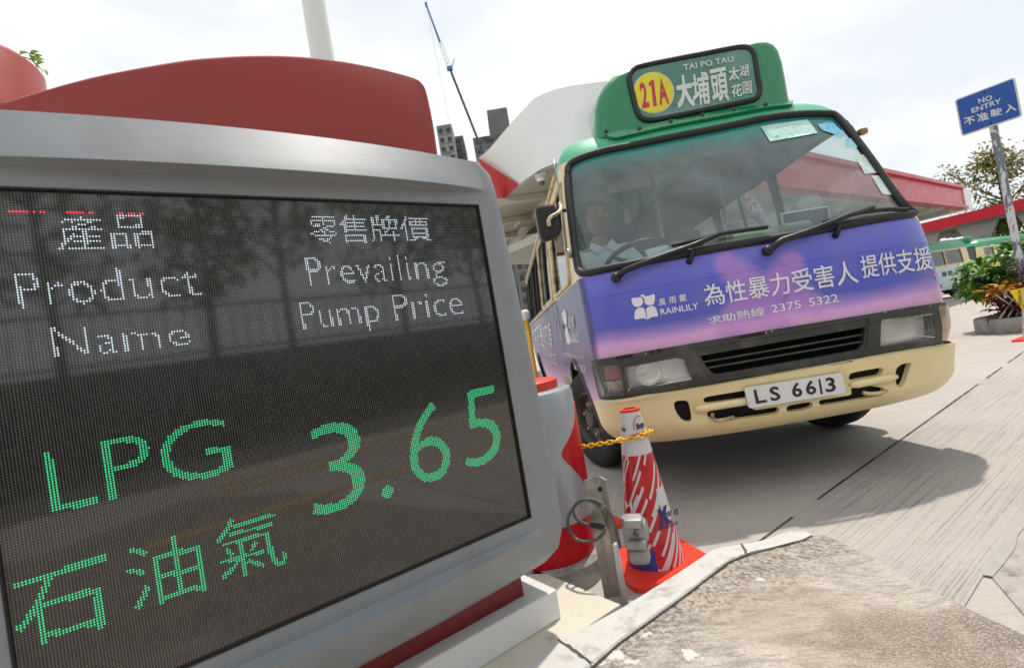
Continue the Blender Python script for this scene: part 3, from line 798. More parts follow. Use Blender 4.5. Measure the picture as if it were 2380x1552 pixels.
# ---- outlines on the skin
WS = [(1318, 400), (1322, 384), (1340, 370), (1400, 350), (1480, 334), (1640, 302), (1798, 270), (1917, 264), (1935, 267), (1958, 287), (2001, 341), (2053, 414), (2100, 478), (2122, 496), (2116, 503), (2044, 514), (1872, 547), (1743, 569), (1560, 602), (1420, 628), (1366, 639), (1349, 636), (1342, 616), (1330, 534), (1320, 452)]
WSuz = [(v.x, v.y) for v in smooth_path([(*fr_uz(p), 0) for p in WS], 4, True)]
def side_win(y0, y1, z0, z1, sg, r=.05):
    P = [(y0, z0), (y1, z0), (y1, z1), (y0, z1)]
    return [Coach.side_uz(a, b, sg) for a, b in round_poly(P, r, 4)]
WINS = {-1: [(.72, 1.70, 1.40, 2.08), (1.98, 3.25, 1.415, 2.12), (3.37, 4.62, 1.415, 2.12), (4.74, 6.0, 1.415, 2.12), (6.1, 6.8, 1.415, 2.1)],
        1: [(.45, 1.69, 1.40, 2.14), (1.76, 2.85, 1.415, 2.15), (2.95, 4.15, 1.415, 2.14), (4.25, 5.45, 1.415, 2.14), (5.55, 6.7, 1.415, 2.14)]}
holes = [WSuz] + [side_win(*q, sg) for sg in WINS for q in WINS[sg]]
UL = 1 + Coach.LS; ARCH = [(1.33, .45), (5.95, .45)]
def bottom(sg):
    pts = []
    for cy, r in ARCH:
        for k in range(13):
            a = PI - PI * k / 12; pts.append(Coach.side_uz(cy + r * math.cos(PI - a) * -1 if False else cy - r * math.cos(PI * k / 12), .38 + (r + .02) * math.sin(PI * k / 12), sg))
    return pts
lo = [Coach.side_uz(6.94, .38, 1)]
right_b = bottom(1)[::-1]; left_b = bottom(-1)
outer = [(UL, .38)] + right_b + [(1.06, .38), (.91, .38), (.91, .70), (.955, .74), (.955, .862), (.5, .872), (0, .876), (-.5, .872), (-.955, .862), (-.955, .74), (-.91, .70), (-.91, .38), (-1.06, .38)] + left_b + [(-UL, .38), (-UL, 2.505), (UL, 2.505)]
sp = lambda x: .035 if abs(x) < 1.35 else .14
body = panel('body', outer, holes, .045, lambda a, b, d: Coach.S(a, b, -d), M_WRAP, bus, fx=sp, out=OUT, nrm=lambda a, b: Coach.nrm(a, b))
panel('lining', outer, holes, .07, lambda a, b, d: Coach.S(a, b, -.028), M_LIN, bus, fx=lambda x: .06 if abs(x) < 1.35 else .2, out=OUT)
# roof skin and rear wall close the shell
rim = [Coach.S(UL - 2 * UL * i / 120, 2.505) for i in range(121)]
mb = MB(); mb.add([(v.x, v.y, v.z + .0) for v in rim], [tuple(range(len(rim)))]); mb.build('roof', M_GREEN, bus)
rr = [(Coach.w(z), z) for z in [.38 + i * .1 for i in range(22)]]
mb = MB(); mb.add([(w_, 6.95, z) for w_, z in rr] + [(-w_, 6.95, z) for w_, z in rr[::-1]], [tuple(range(len(rr) * 2))]); mb.build('rear_wall', M_CREAM, bus)
mb = MB(); mb.box((0, 3.7, .62), (1.9, 6.3, .05)); mb.build('floor', M_LIN, bus)
for cy, r in ARCH:  # wheel wells
    for sg in (-1, 1):
        mb = MB(); n = 12
        A = [(sg * .985, cy - r * math.cos(PI * k / n), .38 + (r + .02) * math.sin(PI * k / n)) for k in range(n + 1)]
        B = [(sg * .55, q[1], q[2]) for q in A]
        mb.add(A + B, [(k, k + 1, n + 2 + k, n + 1 + k) for k in range(n)] + [tuple(range(n + 1, 2 * n + 2))]); mb.build('wheel_well', M_DARK, bus)
        mb = MB(); mb.tube([Coach.S(*Coach.side_uz(q[1], q[2], sg), .004) for q in A], .014, 6); mb.build('arch_lip', mat('arch lip', (.06, .055, .06), .6), bus)
mb = MB(); mb.box((0, 3.5, .45), (1.5, 6.2, .26)); mb.box((0, .75, .5), (1.7, .9, .2)); mb.build('underbody', M_DARK, bus)
mb = MB()  # body crease across the nose and along the side
mb.tube([Coach.S(-1 + 2 * i / 40, 1.235, .0) for i in range(1, 40)], .0035, 6); mb.build('crease', M_WRAP, bus)
mb = MB(); mb.tube([Coach.S(*Coach.side_uz(y_, .80, -1), .0) for y_ in (1.9, 2.5, 3.5, 5.4)], .008, 6); mb.tube([Coach.S(*Coach.side_uz(y_, .52, -1), .0) for y_ in (1.9, 2.5, 3.5, 5.4)], .008, 6); mb.build('side_moulding', M_WRAP, bus)
# seam lines of the driver's door
mb = MB()
mb.tube([Coach.S(*Coach.side_uz(1.80, z_, -1), .0) for z_ in (.9, 1.1, 1.3, 1.4)], .0035, 5); mb.build('door_seam', M_DARK, bus)

# ---- windscreen with its rubber, side windows with frames
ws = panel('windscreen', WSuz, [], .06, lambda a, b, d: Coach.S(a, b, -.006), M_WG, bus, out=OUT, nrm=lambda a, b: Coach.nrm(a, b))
cu = sum(p[0] for p in WSuz) / len(WSuz); cz2 = sum(p[1] for p in WSuz) / len(WSuz)
def seal_ring(name, loop, r, m, parent, sq=1.0, off=.006):
    mb = MB(); pts = [Coach.S(a, b, off) for a, b in loop]
    return mb.tube(pts, r, 8, closed=True).build(name, m, parent, True)
WSin = []
for i, p in enumerate(WSuz):
    a, b = Vector(WSuz[i - 1]), Vector(WSuz[(i + 1) % len(WSuz)]); d = (b - a).normalized(); n = Vector((-d.y, d.x))
    if n.dot(Vector((cu, cz2)) - Vector(p)) < 0: n = -n
    WSin.append(Vector(p) + n * .012)
seal_ring('windscreen_seal', WSin, .0235, M_RUBBER, ws)
for sg in WINS:
    for i, q in enumerate(WINS[sg]):
        lp = side_win(*q, sg)
        wn = panel('side_window', lp, [], .2, lambda a, b, d: Coach.S(a, b, -.012), M_SG, bus, out=OUT)
        seal_ring('window_frame', lp, .016, M_RUBBER if sg > 0 or i > 1 else M_CREAM2, wn)
        if i > 0:
            mb = MB(); ym = (q[0] + q[1]) / 2 + .03
            mb.tube([Coach.S(*Coach.side_uz(ym, z_, sg), -.004) for z_ in (q[2], 1.6, 1.8, q[3])], .018, 6); mb.build('sash_bar', M_RUBBER if i > 1 else M_BLACK, wn)
# gutter over the side windows
mb = MB(); mb.tube([Coach.S(*Coach.side_uz(y_, 2.215 + .0 * y_, -1), .012) for y_ in (.98, 1.2, 2, 4, 6, 6.9)], .016, 6); mb.build('gutter', M_CREAM2, bus)
mb = MB(); mb.tube([Coach.S(*Coach.side_uz(y_, 1.385, -1), .006) for y_ in (1.95, 3, 5, 6.85)], .02, 6); mb.build('sill_strip', M_CREAM2, bus)
mb = MB(); q = [Coach.side_uz(a, b, -1) for a, b in round_poly([(1.05, 1.86), (1.62, 1.86), (1.62, 2.06), (1.05, 2.06)], .02)]
panel('side_poster', q, [], .2, lambda a, b, d: Coach.S(a, b, .006), mat('orange poster', srgb(200, 110, 60), .4, 0, .5, 9, dirt=srgb(150, 40, 50), ds=8), bus, out=OUT)

# ---- dark trim band with lamps and grille
def trim_loop(px): return [fr_uz(p) for p in px]
top = [(1374, 838), (1420, 830), (1500, 816), (1600, 799), (1700, 782), (1800, 765), (1900, 749), (2000, 733), (2100, 716), (2166, 706), (2188, 703)]
bot = [(2204, 800), (2170, 802), (2100, 812), (2000, 830), (1900, 848), (1800, 866), (1700, 884), (1600, 901), (1500, 914), (1420, 926), (1380, 930)]
gr_out = [(1615, 809), (1700, 794), (1800, 776.5), (1900, 758.5), (2010, 738), (2013, 775), (2010, 805), (1997, 830), (1980, 836), (1900, 849.5), (1800, 864.5), (1700, 877), (1662, 881), (1646, 874), (1632, 850)]
gr_in = [(1625, 827), (1700, 814), (1800, 796.5), (1900, 779), (2006, 760.5), (2003, 785), (1999, 802), (1988, 813), (1900, 829), (1800, 846), (1700, 863), (1664, 869), (1650, 864), (1638, 850)]
hl_l = [(1448, 853), (1500, 843), (1571, 829), (1590, 834), (1609, 882), (1560, 890), (1458, 909)]
hl_r = [(2040, 749), (2044, 742), (2100, 736), (2162, 727), (2167, 787), (2100, 797), (2038, 807)]
ind_l = [(1374, 852), (1441, 845), (1453, 915), (1420, 919), (1381, 923)]
ind_r = [(2170, 716), (2190, 713), (2204, 716), (2206, 786), (2176, 789)]
lamps = [round_poly([fr_uz(p) for p in q], .012, 3) for q in (hl_l, hl_r, ind_l)]
gi = [fr_uz(p) for p in gr_in]
trim = panel('front_trim', trim_loop(top) + trim_loop(bot), [gi] + lamps, .03, lambda a, b, d: Coach.S(a, b, .016 - d), M_TRIM, bus, thick=.06, out=OUT)
go = [fr_uz(p) for p in gr_out]
mb = MB(); mb.tube([Coach.S(a, b, .018) for a, b in go], .006, 6, closed=True); mb.build('grille_surround', M_TRIM, trim, True)
panel('grille_backing', go, [], .05, lambda a, b, d: Coach.S(a, b, -.06), M_DARK, bus, out=OUT)
mb = MB()  # two long bars and a row of fins
def gpt(a, b, off):  # a across 0..1, b down 0..1 inside the grille
    p = Vector(gr_in[0]).lerp(Vector(gr_in[4]), a); q = Vector((1655, 868)).lerp(Vector((1994, 811)), a); r_ = p.lerp(q, b); return Coach.S(*fr_uz(r_), off)
for bq in (.34, .67): mb.tube([gpt(.0 + i / 14, bq, .004) for i in range(15)], .0055, 6)
gb = mb.build('grille', M_TRIM, bus)
mb = MB()
for i in range(34):
    a = (i + .5) / 34; P0 = [gpt(a, .02 + .96 * k / 4, .002) for k in range(5)]; P1 = [gpt(a + .008, .02 + .96 * k / 4, -.035) for k in range(5)]
    mb.add(P0 + P1, [(k, k + 1, 6 + k, 5 + k) for k in range(4)])
mb.build('grille_fins', M_BLACK, gb)
M_REFL = mat('lamp reflector', (.92, .90, .88), .22, .35, .06, 6, .08, 28)
def lamp(loop_px, name, parts, r=.012):
    lp = round_poly([fr_uz(p) for p in loop_px], r, 3)
    h = panel(name, lp, [], .03, lambda a, b, d: Coach.S(a, b, -.045), M_REFL if name == 'headlight' else mat('lamp back', (.30, .24, .22), .35, .3, .4, 20), bus, out=OUT)
    mb = MB(); V = [Coach.S(a, b, .012) for a, b in lp]; V2 = [Coach.S(a, b, -.045) for a, b in lp]; n = len(lp)
    mb.add(V + V2, [(i, (i + 1) % n, n + (i + 1) % n, n + i) for i in range(n)]); mb.build('lamp_wall', M_REFL if name == 'headlight' else M_TRIM, h, True)
    def lensf(a, b, d):
        fl = .0016 * math.sin(a * 240) if name == 'headlight' else .0012 * math.sin(a * 330)
        return Coach.S(a, b, .014 + fl)
    panel('lens', lp, [], .005 if name == 'headlight' else .005, lensf, M_LENS, h, out=OUT)
    mb = MB(); mb.tube([Coach.S(a, b, .014) for a, b in lp], .0045, 6, closed=True); mb.build('bezel', M_TRIM, h, True)
    for k in parts: k(h)
    return h
def bowl(px, r):
    def f(h):
        c = Coach.S(*fr_uz(px), -.03); mb = MB(); nn = 7
        mb.lathe([(r, -.012), (r * .9, -.002), (r * .7, .008), (r * .4, .014), (.001, .016)], 20, (0, 0, 0), 'Y', False)
        for v in mb.V: v += c
        mb.build('reflector_bowl', M_REFL, h, True)
    return f
def block(px, m, nm):
    def f(h): panel(nm, [fr_uz(p) for p in px], [], .03, lambda a, b, d: Coach.S(a, b, -.02), m, h, out=OUT)
    return f
lamp(hl_l, 'headlight', [bowl((1505, 868), .07)])
lamp(hl_r, 'headlight', [])
lamp(ind_l, 'indicator', [block([(1381, 862), (1392, 860), (1394, 884), (1384, 886)], M_AMB, 'amber_bulb'), block([(1396, 852), (1440, 846), (1446, 880), (1400, 886)], mat('red brown lens', (.30, .09, .06), .25, 0, .2, 20), 'upper_lens'), block([(1388, 890), (1447, 884), (1453, 914), (1390, 921)], mat('clear ribbed lens', (.42, .36, .33), .2, .5, .2, 30), 'lower_lens')])
panel('indicator', round_poly([fr_uz(p) for p in [(2172, 713), (2200, 709), (2216, 712), (2220, 788), (2178, 790)]], .01, 3), [], .03, lambda a, b, d: Coach.S(a, b, .02 - d), mat('smoky amber lens', (.36, .25, .15), .2, 0, .3, 12, coat=.3), bus, thick=.04, out=OUT)
mb = MB(); c = Coach.S(*fr_uz((2199, 745)), .02) + Vector((.022, .03, 0)); mb.box(c, (.03, .06, .10), bev=.008); mb.build('side_repeater', mat('amber repeater', (.6, .42, .2), .3), bus)
mb = Sep('screw', M_STEEL, trim)
for p in [(1790, 771), (1776, 774), (2120, 713), (2152, 712), (2050, 727), (1500, 822)]:
    mb.lathe([(.006, 0), (.005, -.004), (.001, -.005)], 8, Coach.S(*fr_uz(p), .016), 'Y', False)

# ---- bumper with air slots, plate, hooks
BO = .055
def b7(*p): return [fr_uz(r7(*a)) for a in p]
bt = [(1372, 931), (1420, 926), (1500, 914), (1600, 901), (1700, 884), (1800, 866), (1900, 848), (2000, 830), (2100, 812), (2180, 798)]
bb = [(2000, 962), (1900, 980), (1800, 997), (1700, 1014), (1600, 1030), (1530, 1041), (1490, 1043), (1455, 1040), (1424, 1030), (1408, 1004), (1390, 962)]
fog_l = [(415, 350), (418, 325), (440, 311), (500, 308), (528, 318), (545, 352), (560, 420), (565, 470), (552, 489), (520, 490), (485, 478), (445, 430), (425, 385)]
up_l = [(657, 300), (680, 281), (850, 252), (1034, 222), (1050, 290), (900, 310), (700, 337), (668, 330)]
up_r = [(1884, 84), (2000, 60), (2150, 36), (2175, 45), (2180, 75), (2160, 100), (2000, 128), (1894, 148)]
lo_l = [(690, 425), (715, 405), (900, 376), (1062, 352), (1078, 396), (1292, 362), (1296, 398), (1275, 415), (1100, 442), (800, 484), (735, 470), (700, 450)]
lo_m = [(1350, 372), (1375, 352), (1575, 318), (1578, 345), (1560, 375), (1380, 405), (1358, 398)]
lo_r = [(1627, 320), (1640, 308), (1912, 262), (1908, 210), (2050, 190), (2180, 206), (2186, 235), (2160, 262), (1900, 312), (1660, 350), (1632, 342)]
fog_r = [(2290, 60), (2300, 25), (2330, 5), (2400, -8), (2412, 20), (2390, 110), (2370, 150), (2330, 190), (2300, 204), (2287, 180)]
slots = [round_poly(b7(*q), .012, 2) for q in (fog_l, up_l, up_r, lo_l, lo_m, lo_r, fog_r)]
def bump_fn(a, b, d):
    p = Coach.S(a, b, BO - d); f = (.70 - b) / .32
    k = .012 * math.exp(-((b - .665) / .03) ** 2) - .05 * max(0, (f - .62) / .38) ** 2   # rounded top roll, tucked under at the bottom
    kk = -.02 * math.exp(-((b - .535) / .055) ** 4) * (1 if abs(p.x) < .62 else max(0, 1 - (abs(p.x) - .62) / .12))
    return p + Coach.nrm(a, b) * (k + kk)
bump = panel('bumper', [fr_uz(p) for p in bt] + [(1.04, fr_uz((2180, 798))[1]), (1.045, .56), (1.02, .45), (.985, .405), (.93, .385), (.86, .38)] + [fr_uz(p) for p in bb], slots, .02, bump_fn, M_CREAM, bus, thick=.028, out=OUT)
mb = MB(); tp = [fr_uz(p) for p in bt] + [(1.04, fr_uz((2180, 798))[1])]
A = [bump_fn(a, b, 0) for a, b in tp]; B = [Coach.S(a, b, -.02) for a, b in tp]; n = len(tp)
mb.add(A + B, [(i, i + 1, n + i + 1, n + i) for i in range(n - 1)]); mb.build('bumper_top', M_CREAM, bump, True)
panel('slot_backing', [fr_uz(p) for p in [(1400, 945), (1700, 895), (2000, 842), (2165, 822), (2165, 890), (2000, 935), (1700, 988), (1480, 1020), (1420, 1000)]], [], .06, lambda a, b, d: Coach.S(a, b, .0), M_DARK, bus, out=OUT)
mb = Sep('radiator_fin', M_RUBBER, bump)  # radiator fins far back in the lower slots
for q, k in ((lo_l, 16), (lo_m, 9), (lo_r, 16)):
    for i in range(k):
        f = (i + .5) / k; x0 = lerp(min(a for a, _ in q) + 150, max(a for a, _ in q), f) if q is lo_l else lerp(min(a for a, _ in q), max(a for a, _ in q) - (250 if q is lo_r else 0), f)
        yb = 470 - (x0 - 740) * .151
        mb.tube([Coach.S(*fr_uz(r7(x0, yb - 60)), .008), Coach.S(*fr_uz(r7(x0 + 8, yb)), .008)], .004, 4)
def bar(p, q, r, nm, off=.05):
    mb = MB(); mb.tube([Coach.S(*fr_uz(r7(lerp(p[0], q[0], i / 8), lerp(p[1], q[1], i / 8))), off) for i in range(9)], [r * .6] + [r] * 7 + [r * .6], 10); mb.build(nm, M_CREAM, bump, True)
bar((585, 388), (1052, 312), .021, 'cross_bar'); bar((1894, 186), (2278, 112), .021, 'cross_bar')
for P in ([(725, 415), (735, 455), (770, 468), (830, 460), (905, 442)], [(1985, 240), (2030, 246), (2100, 242), (2180, 224)]):
    mb = MB(); mb.tube(smooth_path([Coach.S(*fr_uz(r7(*a)), .062) for a in P], 4), .0105, 8); mb.build('tow_hook', M_CREAM2, bump, True)
PL = [(1035, 219), (1876, 86), (1914, 262), (1075, 396)]
pv = [Coach.S(*fr_uz(r7(*a)), .085) for a in PL]; yp = sum(v.y for v in pv) / 4
pp = [FB.on_y(r7(*a), yp) for a in PL]
mb = MB(); mb.prism(round_poly([(v.x, v.z) for v in pp], .012, 4), .012, lambda a, b, t: (a, yp + t, b)); plate = mb.build('number_plate', mat('number plate white', (.74, .74, .74), .35, 0, .05, 9, dirt=(.5, .48, .45), ds=14, dth=(.6, .75)), bump, 30)
on_plate = lambda p: FB.on_y(tuple(p), yp - .002)
mb = Sep('plate_lettering', mat('plate black', (.015, .015, .017), .4), plate)
for s, q in [('L', [(1110, 236), (1182, 224), (1232, 340), (1134, 358)]), ('S', [(1244, 212), (1328, 205), (1350, 320), (1262, 336)]), ('6', [(1436, 180), (1512, 166), (1542, 288), (1452, 304)]), ('6', [(1556, 162), (1634, 148), (1662, 268), (1572, 284)]), ('I', [(1672, 146), (1688, 143), (1712, 270), (1692, 273)]), ('3', [(1732, 134), (1808, 122), (1830, 248), (1738, 258)])]:
    if s == 'I': mb.add([on_plate(r7(*a)) for a in q], [(3, 2, 1, 0)])
    else: letters(mb, s, [r7(*a) for a in q], on_plate, .02)
mb = Sep('screw', M_STEEL, plate)
for a in ((1278, 234), (1616, 178)): mb.lathe([(.005, 0), (.004, -.003), (.001, -.004)], 10, on_plate(r7(*a)), 'Y', False)

# ---- advert lettering on the nose
ink = fr_off(.0035)
mb = Sep('advert_lettering', M_INK, bus)
letters(mb, '為性暴力受害人', [r3(322, 532), r3(1262, 374), r3(1292, 515), r3(345, 662)], ink, .008)
letters(mb, '提供支援', [r3(1296, 352), r3(1728, 288), r3(1752, 428), r3(1318, 488)], ink, .008)
letters(mb, '求助熱線', [r3(355, 728), r3(700, 662), r3(712, 718), r3(364, 774)], ink, .010)
letters(mb, '2375', [r3(745, 655), r3(925, 622), r3(938, 670), r3(754, 703)], ink, .006); letters(mb, '5322', [r3(978, 612), r3(1158, 583), r3(1170, 632), r3(986, 663)], ink, .006)
letters(mb, '風', [r3(52, 618), r3(92, 608), r3(97, 652), r3(57, 658)], ink, .01); letters(mb, '雨', [r3(115, 605), r3(158, 596), r3(163, 638), r3(120, 645)], ink, .01); letters(mb, '蘭', [r3(178, 590), r3(218, 583), r3(225, 628), r3(184, 634)], ink, .01)
letters(mb, 'RAINLILY', [r3(60, 678), r3(295, 638), r3(300, 676), r3(67, 714)], ink, .012)
mb = MB()
for P in ([(816, 457), (850, 451), (872, 449), (884, 462), (887, 480), (880, 497), (864, 508), (846, 510), (828, 500), (820, 482)], [(884, 430), (902, 443), (930, 438), (957, 430), (960, 455), (957, 480), (946, 496), (922, 499), (908, 494), (897, 484), (896, 466), (888, 451), (872, 442)],
          [(838, 586), (834, 560), (838, 535), (852, 519), (868, 513), (884, 513), (897, 526), (903, 545), (905, 566), (912, 588), (897, 580), (870, 582)], [(914, 513), (935, 503), (955, 506), (968, 522), (976, 545), (978, 566), (955, 570), (934, 575), (916, 586), (911, 562), (908, 538), (905, 524)]):
    lp = [(v.x, v.y) for v in smooth_path([(*fr_uz(r2(*a)), 0) for a in P], 3, True)]
    VV, FF = cdt(lp, [], .02); mb.add([Coach.S(v.x, v.y, .0035) for v in VV], FF)
mb.build('advert_emblem', M_INK, bus)
mb = MB(); c = r3(1775, 460)
lp = []
for k in range(16):
    a = 2 * PI * k / 16; r_ = (38 if k % 2 == 0 else 13) * (1 if k % 4 else 1.3); lp.append(r3(1772 + r_ * .75 * math.cos(a), 462 + r_ * math.sin(a)))
mb.add([ink(p) for p in lp], [tuple(range(16))[::-1]]); mb.build('pink_star', mat('pink star', srgb(222, 140, 190), .5), bus)
# ---- lettering on the side
M_INK2 = mat('side lettering', (.60, .60, .66), .45, 0, .05, 8)
sk = lambda p: sd_pt(tuple(p), .004)
mb = Sep('side_lettering', M_INK2, bus)
letters(mb, '風雨蘭', [s1(597, 380), s1(668, 346), s1(686, 490), s1(613, 510)], sk, .012)
letters(mb, 'RAINLILY', [s1(624, 578), s1(738, 550), s1(750, 672), s1(640, 688)], sk, .022)
letters(mb, 'RAINLILY.ORG.HK', [s1(667, 942), s1(822, 968), s1(832, 1076), s1(682, 1016)], sk, .012)
letters(mb, '2375 5322', [s1(366, 822), s1(440, 815), s1(458, 962), s1(376, 936)], sk, .018)
letters(mb, '從來不是妳的錯', [s1(138, 500), s1(370, 395), s1(410, 735), s1(155, 745)], sk, .012)
letters(mb, '性暴力危機支援中心 Sexual Violence Crisis Centre', [s1(555, 800), s1(795, 835), s1(796, 884), s1(560, 860)], sk, .0)
for P in ([(522, 312), (540, 305), (540, 262), (556, 290), (574, 280), (588, 400), (588, 440), (575, 482), (566, 462), (545, 430), (530, 370)], [(572, 490), (590, 490), (606, 540), (630, 640), (635, 690), (622, 690), (614, 724), (600, 690), (584, 692), (572, 640), (558, 570), (560, 520)]):
    mb.add([sk(s1(*a)) for a in P], [tuple(range(len(P)))])
mb = MB(); P = []
for k in range(16):
    a = 2 * PI * k / 16; r_ = (105 if k % 4 == 0 else 60) if k % 2 == 0 else 16; P.append(s1(447 + r_ * .3 * math.cos(a) + r_ * .12 * math.sin(a), 437 + r_ * 1.1 * math.sin(a)))
mb.add([sk(p) for p in P], [tuple(range(16))]); mb.build('red_star', mat('red star', srgb(190, 90, 100), .5), bus)
mb = MB(); mb.prism(round_poly([(a, b) for a, b in ((1.50, 1.00), (1.78, 1.00), (1.78, 1.15), (1.50, 1.15))], .06, 4), .01, lambda a, b, t: (-Coach.w(b) - .005 + t, a, b)); h = mb.build('door_handle', M_BLACK, bus)
mb = MB(); mb.box((-1.025, 1.64, 1.06), (.012, .2, .04), bev=.005); mb.build('handle_grip', M_BLACK, h)
mb = MB(); mb.prism(round_poly([(2.0, .52), (2.5, .52), (2.5, .66), (2.0, .66)], .02, 3), .01, lambda a, b, t: (-Coach.w(b) - .006 + t, a, b)); v_ = mb.build('vent', mat('vent cream', srgb(150, 140, 110), .6), bus)
mb = MB()
for i in range(4): mb.box((-1.018, 2.08 + i * .11, .59), (.012, .05, .1))
mb.build('vent_slot', M_DARK, v_)

# ---- wheels; the front pair is steered
def wheel(x, y, steer, nm='wheel'):
    w_ = empty(nm, (x, y, .375), steer); w_.parent = bus
    sg = -1 if x < 0 else 1; mb = MB()
    prof = [(.20, -.085), (.25, -.10), (.32, -.108), (.352, -.098), (.369, -.075), (.374, -.04), (.374, .04), (.369, .075), (.352, .098), (.32, .108), (.25, .10), (.20, .085)]
    mb.lathe(prof, 48, (0, 0, 0), 'X', False)
    for k in range(3): mb.lathe([(.3745, -.05 + .05 * k - .004), (.370, -.05 + .05 * k), (.3745, -.05 + .05 * k + .004)], 48, (0, 0, 0), 'X', False)
    mb.build('tyre', M_TYRE, w_, True)
    mb = MB(); o = sg
    mb.lathe([(.215, o * .09), (.205, o * .10), (.195, o * .085), (.185, o * .03), (.165, o * .015), (.15, o * .035), (.115, o * .05), (.09, o * .045), (.075, o * .04), (.07, o * .085), (.055, o * .1), (.001, o * .102)], 40, (0, 0, 0), 'X', False)
    rim_ = mb.build('rim', mat('dusty wheel rim', (.085, .075, .068), .55, .4, .25, 14, dirt=(.13, .11, .09), ds=12), w_, 40)
    mb = Sep('wheel_nut', M_STEEL, rim_)
    for k in range(6):
        a = 2 * PI * k / 6 + .3; mb.lathe([(.021, 0), (.021, .014), (.013, .016), (.013, .032), (.001, .033)], 6, (o * .045, .118 * math.cos(a), .118 * math.sin(a)), 'X', False, Matrix.Scale(o, 3, (1, 0, 0)))
    return w_
wheel(-.925, 1.30, R(20)); wheel(.87, 1.30, R(20)); wheel(-.84, 5.95, 0); wheel(.84, 5.95, 0)

# ---- route sign box on the roof
BX = [(1381, 312), (1380, 262), (1386, 232), (1398, 208), (1420, 184), (1450, 169), (1490, 158), (1600, 138), (1700, 118), (1755, 105), (1776, 104), (1792, 110), (1803, 124), (1812, 150), (1820, 188), (1828, 234)]
ysb = .76
def bx_pt(p):
    y = .76
    for _ in range(8):
        v = FB.on_y(p, y); y = .765 + max(0, v.z - 2.25) * .18
    return (v.x, v.z)
bo = [bx_pt(p) for p in BX]
print('signbox base', bo[0], bo[-1], 'flange', fr_pt(r1(1450, 700)), fr_pt(r1(1450, 735)))
bo = [(bo[0][0], bo[0][1] - .06)] + bo + [(bo[-1][0], bo[-1][1] - .06)]
cbx = (bo[0][0] + bo[-1][0]) / 2; cbz = 2.36
def bring(k, y, ty=.18):
    o2 = []
    for a, b in bo:
        d = Vector((a - cbx, b - cbz)); l = d.length
        a2 = a - (d.x / l) * k; b2 = b - max(0, d.y / l) * k
        o2.append((a2, y + max(0, b - 2.25) * ty, b2))
    return o2
rings = [bring(.075, .70), bring(.045, .702), bring(.022, .712), bring(.007, .735), bring(0, .765), bring(.004, .85), bring(.03, 1.05), bring(.10, 1.3), bring(.22, 1.55)]
V = [v for r_ in rings for v in r_]; n = len(bo)
F = [(i * n + j, i * n + (j + 1) % n, (i + 1) * n + (j + 1) % n, (i + 1) * n + j) for i in range(len(rings) - 1) for j in range(n)]
F = [tuple(range(n))[::-1]] + F + [tuple(range((len(rings) - 1) * n, len(rings) * n))]
sb = mesh_obj('route_sign_box', V, F, M_GREEN, bus, 50)
def sg_pt(p, off=0.0):
    """pixel -> leaning front face of the sign box"""
    o = FB.pt(CO); d = FB.vec(ray(tuple(p))); y = .75
    for _ in range(15):
        t = (y - o.y) / d.y; z = o.z + d.z * t; y = .70 + max(0, z - 2.25) * .18
    return o + d * ((y - off - o.y) / d.y)
RIM = [(945, 395), (958, 350), (985, 322), (1020, 306), (1200, 268), (1450, 220), (1700, 172), (1780, 165), (1820, 176), (1846, 205), (1862, 260), (1880, 380), (1896, 470), (1888, 510), (1862, 540), (1800, 560), (1500, 622), (1200, 684), (1090, 697), (1035, 682), (1002, 640), (975, 540)]
rp = smooth_path([sg_pt(r1(*p), .004) for p in RIM], 4, True)
mb = MB(); mb.add([v + Vector((0, -.001, 0)) for v in rp], [tuple(range(len(rp)))]); disp = mb.build('display', mat('route blind green', srgb(58, 118, 98), .22, 0, .22, 2.5, coat=.6, dirt=srgb(96, 140, 126), ds=2.2, dth=(.48, .62)), sb)
mb = MB(); mb.tube(rp, .019, 8, closed=True); mb.build('display_rubber', M_RUBBER, sb, True)
k2 = lambda p: sg_pt(p, .010)
mb = MB()
disc = [r1(1120 + 152 * math.cos(2 * PI * i / 48), 497 + 152 * math.sin(2 * PI * i / 48)) for i in range(48)]
mb.add([sg_pt(p, .0065) for p in disc], [tuple(range(48))[::-1]]); mb.build('disc_edge', mat('pale disc edge', srgb(190, 210, 190), .4), disp)
disc = [r1(1120 + 145 * math.cos(2 * PI * i / 48), 497 + 147 * math.sin(2 * PI * i / 48)) for i in range(48)]
mb = MB(); mb.add([sg_pt(p, .0085) for p in disc], [tuple(range(48))[::-1]]); mb.build('route_disc', mat('yellow disc', srgb(222, 208, 42), .4, 0, .1, 5), disp)
mb = Sep('route_number', mat('crimson number', srgb(190, 40, 70), .45), disp); letters(mb, '2', [r1(1014, 425), r1(1060, 414), r1(1092, 600), r1(1038, 611)], k2, .03); mb.add([k2(r1(*a)) for a in [(1084, 428), (1106, 403), (1122, 400), (1145, 592), (1119, 597), (1103, 438), (1089, 450)]], [tuple(range(7))[::-1]]); letters(mb, 'A', [r1(1158, 394), r1(1190, 388), r1(1236, 575), r1(1166, 588)], k2, .03)
mb = Sep('route_lettering', mat('route lettering', srgb(205, 216, 208), .45, 0, .06, 9), disp); letters(mb, 'TAI PO TAU', [r1(1334, 292), r1(1700, 228), r1(1706, 270), r1(1342, 336)], k2, .01)
letters(mb, '大', [r1(1284, 390), r1(1385, 365), r1(1420, 588), r1(1300, 602)], k2, .04); letters(mb, '埔', [r1(1396, 370), r1(1515, 345), r1(1535, 570), r1(1415, 590)], k2, .025); letters(mb, '頭', [r1(1530, 335), r1(1645, 312), r1(1672, 548), r1(1555, 560)], k2, .025)
